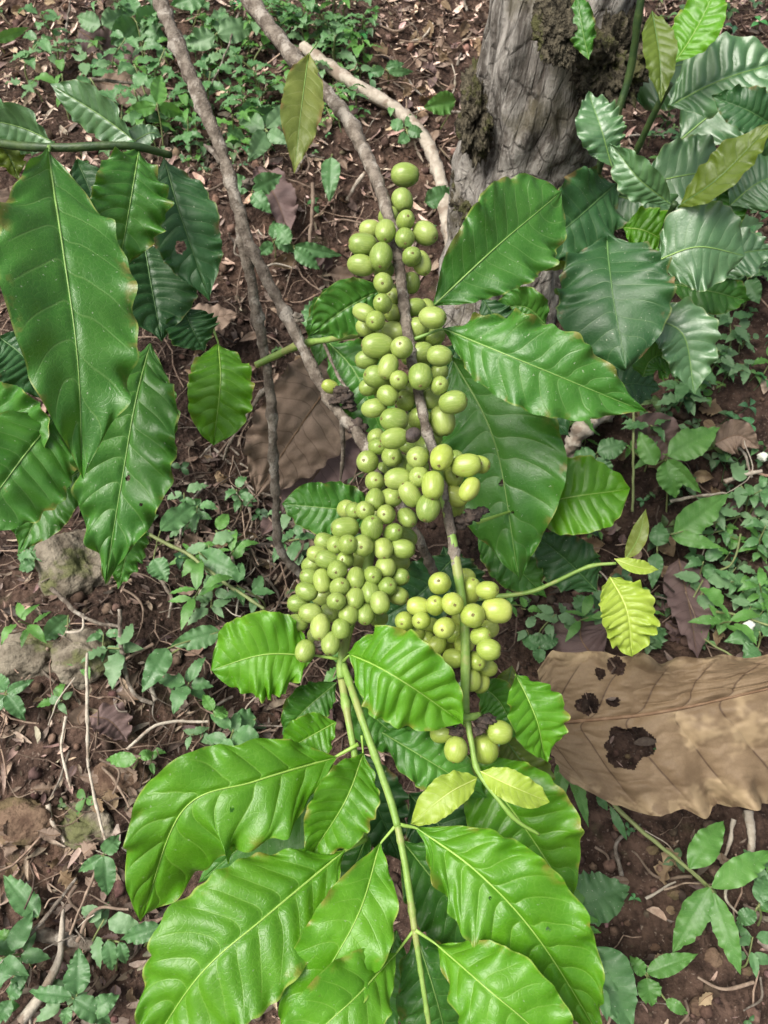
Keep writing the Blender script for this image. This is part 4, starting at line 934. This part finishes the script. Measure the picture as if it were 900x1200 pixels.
# ------------------------------------------------------------------ dead leaves
def dead(label, pts, w, mat='dead2', roll=0., group=None, holes=None, lift=.01, **kw):
    SEED[0] += 1
    q = [(x, y, d if d else gd(x, y) - lift) for x, y, d in pts]
    dm = np.mean([p[2] for p in q]); W = w * dm / F_PX / max(math.cos(R(roll)), .35)
    nw, nl = kw.pop('nw', 12), kw.pop('nl', 50)
    X, uv, rib, L, N = leaf_surface([P(*p) for p in q], W, roll, seed=SEED[0], nl=nl, nw=nw, **kw)
    return leaf_obj(None, X, uv, rib, L, W, mat, None, np.clip(W * .014, .0004, .0018), holes, None, 'dead_leaf', lambda me: obj('dead_leaf', me, None, label, 'dead leaf', group))
dead('big brown dead leaf with several dark holes lying on the soil at the right', [(640, 848, .625), (764, 836, .605), (900, 807, .60), (1130, 752, .62)], 200, 'dead', 0, holes=[(689, 824, 14, 13, 1), (718, 823, 8, 6, 2), (738, 876, 26, 25, 3), (762, 873, 7, 11, 4), (722, 780, 10, 11, 5), (703, 790, 6, 7, 6), (640, 905, 14, 22, 7)], sides=([0, .04, .12, .3, .55, .8, .95, 1], [62, 84, 84, 62, 38, 24, 10, 0], [50, 72, 100, 122, 124, 84, 26, 0]), nl=300, nw=90, fold=.02, wave=1.1, puck=1.3, droop=.26, ragged=.05, crumple=.04, nwav=5, nvein=9)
dead('broad curled brown dead leaf in the hollow behind the forked branch', [(392, 440, .70), (350, 500, .67), (300, 580, .69)], 104, 'dead2', 12, fold=.2, wave=.9, puck=.8, prf='dead', crumple=.045)
dead('folded brown dead leaf under the forked branch, below the broad curled one', [(400, 490, .715), (375, 545, .70), (330, 602, .70)], 80, 'dead3', -25, fold=.3, wave=1.2, puck=.8, prf='dead')
dead('dark purplish dead leaf right of the yellow green young leaf', [(795, 655, 0), (808, 710, 0), (818, 770, 0)], 52, 'dead3', 14, lift=.03, fold=.2, prf='ovate')
dead('purplish grey dead leaf on the ground at the top left', [(92, 36, 0), (125, 55, 0), (168, 70, 0)], 44, 'dead3', 20, lift=.02, fold=.2, prf='ovate')
dead('reddish brown dead leaf tucked above the holed dead leaf', [(700, 775, 0), (680, 745, 0), (690, 705, 0)], 70, 'dead3', 10, lift=.02, fold=.15, prf='ovate')
dead('brown dead leaf behind the lance weeds, middle right', [(740, 520, 0), (770, 510, 0), (800, 545, 0)], 56, 'dead3', -15, lift=.03, fold=.2, prf='ovate')
dead('pinkish dead leaf right of the middle right weed', [(838, 520, 0), (865, 510, 0), (890, 525, 0)], 40, 'dead2', -15, lift=.03, fold=.2, prf='ovate')
dead('curled dead leaf in the shade under the big left leaves', [(10, 220, 0), (25, 255, 0), (22, 290, 0)], 50, 'dead2', 15, lift=.05, fold=.3, prf='ovate')
dead('pale torn dead leaf bit beside the dark left leaves', [(195, 345, 0), (212, 330, 0), (228, 318, 0)], 28, 'dead', 5, lift=.05, fold=.2)
dead('brown dead leaf lying across the left twig tangle', [(205, 385, 0), (240, 375, 0), (280, 368, 0)], 34, 'dead2', 25, lift=.04, fold=.2)
dead('purple brown curled dead leaf behind the hanging yellow leaf', [(300, 195, 0), (322, 230, 0), (340, 275, 0)], 44, 'dead3', 20, lift=.03, fold=.3)
dead('dark dead leaf under the top left weeds', [(110, 95, 0), (150, 105, 0), (185, 130, 0)], 40, 'dead2', 20, lift=.02, fold=.2)
dead('purplish flaky dead leaf heap piece below the dry stalks', [(105, 840, 0), (130, 845, 0), (150, 870, 0)], 40, 'dead3', 25, lift=.02, fold=.3)
DL = [(20, 0, 160, 120, 'small dry leaf scrap on the bank at the top left', 'dry leaf scraps at the top left', 25), (360, 0, 590, 170, 'small dry leaf scrap in the reddish litter at the top', 'dry leaf scraps in the far litter', 54), (640, 130, 790, 290, 'small dry leaf scrap behind the upright sprout', 'dry leaf scraps behind the sprout', 22), (300, 180, 460, 330, 'small dry leaf scrap left of the top cherries', 'dry leaf scraps left of the top cherries', 22),
      (0, 800, 160, 1190, 'small brown leaf scrap on the crumbly left soil', 'leaf scraps on the left soil', 38), (200, 380, 420, 720, 'dark leaf scrap in the hollow under the branches', 'leaf scraps in the hollow', 38), (640, 480, 890, 760, 'dark leaf scrap under the weeds on the right', 'leaf scraps under the right weeds', 35), (690, 980, 890, 1190, 'tiny dry leaf scrap on the bare soil, bottom right', 'leaf scraps on the bare soil', 10), (830, 0, 900, 120, 'dry leaf scrap in the litter at the top right corner', 'leaf scraps at the top right', 8)]
for x0, y0, x1, y1, lab, grp, n in DL:
    for i in range(n):
        x, y = rs.uniform(x0, x1), rs.uniform(y0, y1); a = rs.rand() * 6.28; L = rs.uniform(12, 34) * (.75 if y < 300 else 1)
        dx, dy = L * math.cos(a) / 2, L * math.sin(a) / 2 * .8
        dead(lab, [(x - dx, y - dy, 0), (x + rs.normal() * 3, y + rs.normal() * 3, 0), (x + dx, y + dy, 0)], L * rs.uniform(.35, .7), ('dead', 'dead2', 'dead3', 'dead2')[rs.randint(4)], rs.normal() * 25, grp, None, rs.uniform(.004, .016), fold=rs.uniform(.1, .6), nl=14, nw=4, prf=('ovate', 'std')[rs.randint(2)], wave=1.3)
# ------------------------------------------------------------------ weeds
def weed_leaf_mesh(Cpts, W, roll, seed, prf, face=None, nl=16, nw=4, fold=.15):
    X, uv, rib, L, N = leaf_surface(Cpts, W, roll, seed=seed, nl=nl, nw=nw, prf=prf, fold=fold, wave=.9, puck=1.0, face=face)
    return X, uv
def weed_traced(label, root, leaves, mat='weed', lift=.035, prf='ovate', group=None, name='weed', stem=True, cat='weed'):
    """root picture point on the ground; leaves (bx,by,tx,ty,w[,roll])"""
    g = G(*root); t = thing(name, g, label, cat, group)
    d0 = (g - CAM) @ FW
    hub = np.mean([[l[0], l[1]] for l in leaves], 0)
    for i, l in enumerate(leaves):
        SEED[0] += 1; bx, by, tx, ty, w = l[:5]; roll = l[5] if len(l) > 5 else 12 * math.sin(SEED[0] * 2.3)
        db = min(gd(bx, by), d0 + .03) - lift; dt = min(gd(tx, ty), d0 + .05) - lift * .8
        mx, my = (bx + tx) / 2, (by + ty) / 2
        C = [P(bx, by, db), P(mx, my, (db + dt) / 2 - .004), P(tx, ty, dt)]
        X, uv = weed_leaf_mesh(C, w * db / F_PX / math.cos(R(roll)), roll, SEED[0], prf, nl=26, nw=6)
        obj('leaf', mesh_np('leaf', X.reshape(-1, 3), grid_faces(*X.shape[:2]), M[mat], True, uv.reshape(-1, 2)), t)
        if stem:
            h = P(hub[0], hub[1], d0 - lift * .7); a = np.array(C[0])
            Cs = spline([g - np.array([0, 0, .004]), g * .45 + h * .55 + np.array([.002, 0, 0]), h, a] if i == 0 else [h, (h + a) / 2 + np.array([0, 0, .001]), a], 16)
            tube('stem', Cs, np.linspace(.0011, .0007, 16), M['weedstem'], t, 6)
    return t
W = weed_traced
W('lobed leaf weed in the litter at the top left, nearest the dark stalk', (168, 75), [(160, 28, 130, 52, 34), (160, 28, 190, 12, 26), (165, 30, 196, 48, 26), (155, 20, 150, -6, 24)])
W('bright upright seedling just left of the forked grey branch', (192, 190), [(184, 122, 188, 88, 20), (183, 124, 146, 132, 16), (186, 124, 214, 134, 16)], 'weedb', .07)
W('pale broad leaf pair right of the forked grey branch, upper left', (285, 165), [(282, 148, 305, 118, 26), (280, 150, 268, 172, 22), (284, 150, 330, 122, 18)])
W('single pale leaf dangling left of the top cherries', (388, 178), [(388, 184, 386, 238, 23)], lift=.05)
W('small lance leaved weed below the hanging yellow leaf', (322, 300), [(320, 285, 300, 300, 14), (322, 282, 352, 296, 14), (320, 280, 322, 258, 12)])
W('three leaved seedling in the far litter behind the pale dead branch', (475, 170), [(478, 152, 498, 158, 14), (472, 150, 458, 142, 14), (475, 148, 488, 135, 13), (478, 158, 466, 168, 14)])
W('pair of pale leaves in the far litter above the pale dead branch', (455, 98), [(450, 82, 430, 86, 12), (452, 80, 474, 74, 12), (455, 84, 485, 84, 10)])
W('heart shaped pale leaf under the pale dead branch end', (520, 245), [(498, 237, 534, 222, 24)], lift=.04)
W('bright yellow green leaf left of the trunk above the dead branch', (515, 150), [(534, 118, 496, 126, 26)], 'weedb', .05)
W('lone pointed leaf poking in from the top edge above the branch', (225, 30), [(240, -8, 200, 6, 26)], lift=.08)
W('small pale heart leaf weed beside the green side shoot', (365, 410), [(362, 386, 366, 352, 22), (370, 388, 384, 372, 14)], lift=.09)
W('little three leaved weed above the round mossy stone', (42, 668), [(42, 655, 20, 650, 18), (42, 655, 55, 645, 18), (42, 655, 42, 630, 14), (40, 658, 22, 668, 16)])
W('single dark leaf lying left of the small brown mossy stone', (72, 755), [(80, 722, 48, 752, 24)], lift=.02)
W('three leaf weed at the left edge below the lichen stone', (8, 822), [(6, 810, -12, 790, 22), (8, 812, 40, 796, 14), (8, 815, 30, 845, 20), (6, 815, -15, 835, 18)])
W('dull leaf standing right of the left hanging leaves, above the runner', (206, 630), [(188, 622, 236, 584, 26), (180, 655, 196, 682, 26)], lift=.05)
W('grey green pointed leaf on the runner stem', (262, 680), [(234, 648, 288, 680, 30)], lift=.05)
W('bright pointed leaf and dull twin left of the round drooping leaf', (198, 765), [(258, 740, 200, 756, 26), (196, 760, 166, 812, 28)], lift=.05)
W('small bright two leaved seedling above the lower left drooping leaf', (250, 845), [(250, 832, 238, 814, 14), (252, 840, 264, 830, 18)], 'weedb', .05)
W('dark broad leaf half under the lower left drooping leaf', (270, 860), [(300, 842, 262, 850, 26)], 'weed', .03)
W('low pale leaf sprig left of the drooping leaf tip', (150, 905), [(160, 890, 124, 890, 18), (165, 888, 180, 882, 12)], 'weedb', .03)
W('seedling with one dark hanging leaf at the drooping leaf edge, lower left', (125, 1010), [(122, 1000, 140, 978, 20), (120, 1003, 92, 1022, 14), (122, 1003, 126, 1050, 24)], 'weed', .035)
W('large dark oval leaf at the left edge on crumbly soil', (40, 1075), [(45, 1074, 4, 1026, 28)], lift=.02)
W('dull narrow leaf beside the cream stick, lower left', (165, 1110), [(188, 1086, 140, 1102, 22)], lift=.03)
W('two leaved seedling at the bottom right of the cream stick', (135, 1140), [(126, 1102, 132, 1138, 18), (140, 1104, 148, 1130, 14)], lift=.03)
W('spreading weed along the bottom edge, right of the cream stick', (92, 1172), [(90, 1165, 92, 1110, 30), (84, 1168, 34, 1162, 18), (86, 1170, 130, 1200, 24), (110, 1185, 140, 1165, 24), (80, 1180, 75, 1200, 14)], lift=.035)
W('weed of narrow leaves in the bottom left corner', (15, 1172), [(14, 1160, 34, 1135, 16), (10, 1168, 30, 1150, 18), (12, 1172, -5, 1200, 20), (18, 1140, 28, 1132, 14)], lift=.03)
W('tiny round leaf seedling at the left edge, lower left', (12, 1105), [(14, 1100, -6, 1094, 14), (14, 1102, 26, 1108, 12)], 'weedb', .02)
# right side
W('three leaved weed with the brightest leaf, middle right', (782, 600), [(783, 535, 844, 500, 36), (782, 538, 822, 578, 18), (780, 540, 792, 584, 30), (768, 545, 748, 505, 24)], 'weedb', .06)
W('long pointed bright leaves reaching left under the middle right weed', (880, 600), [(790, 626, 856, 578, 34), (786, 626, 846, 642, 18)], 'weedb', .06)
W('upright pale narrow leaf behind the young yellow leaf', (765, 690), [(770, 640, 775, 612, 22), (770, 648, 764, 690, 18)], lift=.05)
W('small round leaved clover like seedling under the side shoot', (688, 722), [(688, 712, 672, 700, 18), (688, 712, 704, 698, 18), (688, 714, 678, 724, 15), (690, 714, 700, 724, 12)], lift=.02)
W('round leaved seedling above the left end of the holed dead leaf', (632, 768), [(632, 758, 612, 746, 18), (632, 758, 656, 744, 18), (632, 760, 632, 778, 15)], lift=.02)
W('single dull leaf under the young yellow leaf', (760, 765), [(750, 752, 782, 738, 28)], lift=.02)
W('dull serrated broad leaf right of the drooping shoot, upper one', (690, 1095), [(672, 1060, 738, 1040, 56), ], lift=.03)
W('large dull broad leaf right of the drooping shoot, lower one', (700, 1150), [(690, 1110, 742, 1205, 66)], lift=.03)
W('lance leaved grass weed under the lower edge of the holed dead leaf', (842, 1052), [(834, 1040, 905, 998, 30), (832, 1040, 788, 1118, 32), (836, 1046, 868, 1142, 26), (808, 1018, 848, 962, 32)], 'weedb', .045, 'lance')
W('weed with small bright leaves left of the lance leaved weed, bottom right', (758, 1150), [(758, 1140, 818, 1118, 22), (756, 1142, 738, 1120, 16), (758, 1146, 764, 1178, 26), (780, 1172, 806, 1188, 14)], 'weedb', .025)
W('small pale weed at the right edge beside the lance leaved weed', (890, 1085), [(885, 1068, 862, 1082, 18), (890, 1062, 905, 1055, 16), (890, 1058, 896, 1025, 20)], 'weed', .03)
W('grass like narrow leaves between the drooping shoot and the holed dead leaf', (664, 890), [(663, 880, 650, 960, 18), (666, 882, 690, 970, 16), (668, 880, 694, 886, 10), (664, 870, 668, 830, 12)], 'weedb', .06, 'lance')
W('bright weed leaves at the right edge above the holed dead leaf', (880, 745), [(890, 740, 848, 752, 22), (888, 760, 870, 772, 26), (895, 745, 915, 725, 20)], 'weed', .04)
W('grass runner weed crossing under the holed dead leaf toward the lance leaves', (700, 920), [(715, 945, 735, 985, 10), (700, 930, 712, 950, 10)], 'weed', .02, 'lance')
stick('pale green grass stalk from under the holed dead leaf to the lance leaved weed', [(680, 895), (740, 962), (795, 1008), (838, 1046)], .0020, .0016, 'weedstem', name='grass_stalk', cat='stem', lift=.03, seed=41, rough=.08)
stick('thin green stalk rising between the dark leaves at middle right', [(742, 480), (742, 530), (741, 600)], .0016, .0014, 'weedstem', name='weed_stalk', cat='stem', lift=.05, seed=42, rough=.08)
stick('curly pale green tendril stalk at the right edge, above the dead leaf', [(820, 700), (838, 672), (858, 660), (868, 625)], .0014, .001, 'weedstem', name='weed_stalk', cat='stem', lift=.03, seed=43, rough=.08)
stick('thin stalk trailing beside the purplish dead leaf', [(800, 730), (830, 752), (868, 775)], .0012, .001, 'weedstem', name='weed_stalk', cat='stem', lift=.02, seed=44, rough=.08)
stick('long weed stalk with white flower bud at the right edge', [(838, 716), (870, 722), (905, 735)], .0014, .0012, 'weedstem', name='weed_stalk', cat='stem', lift=.05, seed=45, rough=.08)
def bud(px, py, r, label, lift):
    v, f = ico(3); v = v * (1 + .35 * fbm(v * 3, 4, 2)[:, None]); d = gd(px, py) - lift
    obj('flower_bud', mesh_np('flower_bud', P(px, py, d) + v * r * d / F_PX, f, M['white']), None, label, 'flower')
M['white'] = simple_mat('white_petal', (.62, .66, .55), (.75, .76, .68), .6, 200, .3)
bud(878, 733, 6, 'tiny white flower bud among the weeds above the holed dead leaf', .055)
bud(894, 535, 5.5, 'tiny white flower bud at the right edge, middle height', .04)

# scattered weeds, built once per kind and copied
def weed_proto(seed, npair, ll, mat, prf, up):
    rr = np.random.RandomState(seed)
    parts = []
    H = ll * up
    C = spline([[0, 0, -.004], [rr.normal() * .004, rr.normal() * .004, H * .5], [rr.normal() * .008, rr.normal() * .008, H]], 14)
    V, F = tube_arr(C, np.linspace(.0011, .0007, 14), 6); parts.append(('stem', mesh_np('stem', V, F, M['weedstem'])))
    a0 = rr.rand() * 3
    for k in range(npair):
        z = C[int(13 - k * 12 / max(npair, 1) * .6)]
        for sgn in (0, 1):
            a = a0 + k * 1.57 + sgn * math.pi + rr.normal() * .25; L = ll * rr.uniform(.75, 1.15) * (1 - .08 * k)
            dx, dy = math.cos(a), math.sin(a); el = rr.uniform(-.1, .45)
            p1 = z + np.array([dx, dy, .25]) * L * .12
            p2 = z + np.array([dx, dy, el]) * L * .6; p3 = z + np.array([dx, dy, el * .4 - .15]) * L * 1.1
            X, uv = weed_leaf_mesh([p1, p2, p3], L * rr.uniform(.42, .6) * (.6 if prf == 'lance' else 1), rr.normal() * 12, seed * 31 + k * 2 + sgn, prf, face=(0, 0, 1), nl=14, nw=3)
            parts.append(('leaf', mesh_np('leaf', X.reshape(-1, 3), grid_faces(*X.shape[:2]), M[mat], True, uv.reshape(-1, 2))))
    return parts
PROTO = [weed_proto(1, 2, .022, 'weedp', 'ovate', 1.2), weed_proto(2, 3, .026, 'weed', 'ovate', 1.5), weed_proto(3, 2, .019, 'weedb', 'ovate', 1.0), weed_proto(4, 3, .032, 'weedb', 'lance', 1.3), weed_proto(5, 2, .028, 'weedp', 'ovate', 1.1), weed_proto(6, 1, .024, 'weedb', 'ovate', .9), weed_proto(7, 4, .028, 'weed', 'ovate', 1.8)]
def weed_copy(px, py, proto, s, yaw, label, group):
    g = G(px, py)
    t = thing('weed', g, label, 'weed', group); t.rotation_euler = (0, 0, yaw); t.scale = (s, s, s)
    for nm, me in PROTO[proto]:
        o = bpy.data.objects.new(nm, me); COL.objects.link(o); o.parent = t
rs = np.random.RandomState(77)
WZ = [(125, 10, 300, 200, 'small green weed growing in the litter along the forked grey branch, upper left', 'weeds along the forked branch', 46), (300, 20, 430, 150, 'low pale green weed in the litter behind the hanging yellow leaf', 'weeds behind the yellow leaf', 48), (0, 60, 120, 160, 'small weed behind the leafy left branch', 'weeds behind the left branch', 8),
      (770, 310, 900, 480, 'dull green weed in the shaded patch under the glossy sprout', 'weeds under the sprout', 34), (800, 590, 900, 760, 'round leaved weed in the patch above the holed dead leaf', 'weeds above the holed dead leaf', 32), (600, 620, 760, 760, 'small weed on the dark soil under the yellow side shoot', 'weeds under the side shoot', 13), (640, 440, 780, 560, 'small dark weed under the middle right leaves', 'weeds under the middle leaves', 12),
      (750, 170, 900, 300, 'pale weed behind the glossy sprout leaves', 'weeds behind the sprout', 20), (230, 560, 340, 720, 'small weed in the dark hollow under the forked branch', 'weeds in the hollow', 14), (20, 600, 230, 860, 'small weed among the stones and dry stalks of the left bank', 'weeds on the left bank', 9), (0, 1040, 160, 1195, 'small weed on the crumbly soil at the bottom left', 'weeds at the bottom left', 3), (640, 1080, 700, 1190, 'small weed half under the right drooping leaves', 'weeds under the drooping leaves', 4),
      (860, 1000, 900, 1180, 'small weed at the bottom right edge of the soil', 'weeds at the right soil edge', 4), (180, 820, 330, 900, 'small weed at the edge of the lower left drooping leaf', 'weeds by the drooping leaf', 4), (330, 640, 560, 840, 'small weed in the shade behind the cherry bunches', 'weeds behind the cherries', 8)]
for x0, y0, x1, y1, lab, grp, n in WZ:
    for i in range(n):
        weed_copy(rs.uniform(x0, x1), rs.uniform(y0, y1), rs.randint(len(PROTO)), rs.uniform(.6, 1.2) * (1.25 if y0 < 150 else 1.0), rs.rand() * 6.28, lab, grp)
# more pale weeds and leaves at the far left, dark leaves in the middle right
W('broad pale leaf weed at the top between the two grey branches', (262, 60), [(255, 40, 300, 30, 26), (252, 42, 215, 52, 24), (255, 38, 262, 8, 22)], 'weedp', .06)
W('pale weed with narrow leaves behind the hanging yellow leaf', (318, 175), [(312, 150, 345, 118, 18), (310, 152, 275, 132, 22), (312, 155, 290, 190, 24), (314, 155, 340, 168, 18)], 'weedp', .06)
W('pale leaf pair in the shade left of the top cherries', (345, 290), [(345, 288, 402, 300, 16), (340, 285, 322, 262, 20), (345, 292, 375, 316, 18)], 'weed', .05)
W('pale weed over the litter at the top edge, left of the forked branch', (120, 45), [(118, 30, 90, 20, 22), (120, 30, 148, 14, 22)], 'weedp', .05)
W('pale weed right of the branch fork, upper left', (300, 235), [(296, 222, 330, 205, 24), (292, 222, 262, 208, 22), (296, 226, 318, 250, 20)], 'weed', .06)
W('yellow green leaf scrap standing in the top left corner', (5, 60), [(-8, 48, 34, 32, 12)], 'weedb', .05)
W('low weed of pale leaves right of the trunk under the sprout', (845, 275), [(850, 268, 895, 262, 26), (846, 270, 815, 285, 26), (850, 275, 872, 312, 24)], 'weedp', .06)
W('dull green weed at the right edge, level with the glossy sprout leaves', (880, 330), [(878, 322, 905, 300, 26), (874, 322, 845, 312, 26), (876, 328, 890, 356, 22)], 'weed', .05)
W('dark rounded weed leaves left of the bright middle right weed', (700, 545), [(700, 530, 735, 520, 26), (698, 532, 668, 540, 22), (700, 536, 712, 566, 24)], 'weed', .04)

# fine ground cover: tiny leaves on short stalks, a mat nobody could count
rs = np.random.RandomState(31)
def cover_base(rs):
    a = np.array([[0, 0, 0], [.05, 0, 0], [.03, .04, 0]]); V = []; F = []
    for k in range(3):
        ang = k * 2.1 + rs.rand(); dx, dy = math.cos(ang), math.sin(ang); px_, py_ = -dy, dx; h = .9 + .3 * rs.rand()
        for i, (u, w) in enumerate([(0, .03), (.25, .2), (.5, .27), (.75, .19), (1, .01)]):
            for s in (-1, 0, 1):
                V.append([dx * u * .9 + px_ * w * s, dy * u * .9 + py_ * w * s, h + .25 * math.sin(u * 2.6) - .25 * u * u + .07 * abs(s)])
        F.append(grid_faces(5, 3) + k * 15)
    n0 = len(V)
    for (x, y) in ((-.025, 0), (.025, 0), (.025, .02), (-.025, .02)): V += [[x, y, -.2], [x, y, 1.0]]
    F.append(np.array([[n0 + 2 * i, n0 + (2 * i + 2) % 8, n0 + (2 * i + 3) % 8, n0 + 2 * i + 1] for i in range(4)]))
    return np.array(V), np.vstack(F)
cb = [cover_base(rs) for _ in range(8)]
n = 1500
XY = yx(n, lambda a, b: np.clip(.5 * ((a > 110) & (a < 440) & (b < 210)) + .55 * ((a > 740) & (b > 290) & (b < 760)) + .18 * ((a > 600) & (b > 440) & (b < 760)) + .3 * ((a > 740) & (b < 290)) + .05 + .12 * ((a < 160) & (b > 1040)), 0, 1))
L = .006 + .013 * rs.rand(n) ** 1.5
tn = (.5 + .9 * rs.rand(n, 1)) * np.array([[1, 1, 1.0]]) * (1 + .15 * rs.normal(size=(n, 3)) * np.array([[1.3, .4, 1]]))
M['cover'] = simple_mat('ground_cover_leaf', (.075, .185, .06), (.13, .265, .10), .5, 150, .2, tint=True, trans=.2)
scatter_mass('ground_cover', cb, XY, np.stack([L, L, L * rs.uniform(.7, 1.6, n)], -1), eul(rs.rand(n) * 6.28, rs.normal(size=n) * .25, rs.normal(size=n) * .25), np.clip(tn, .3, 1.8), M['cover'], 0 * L)
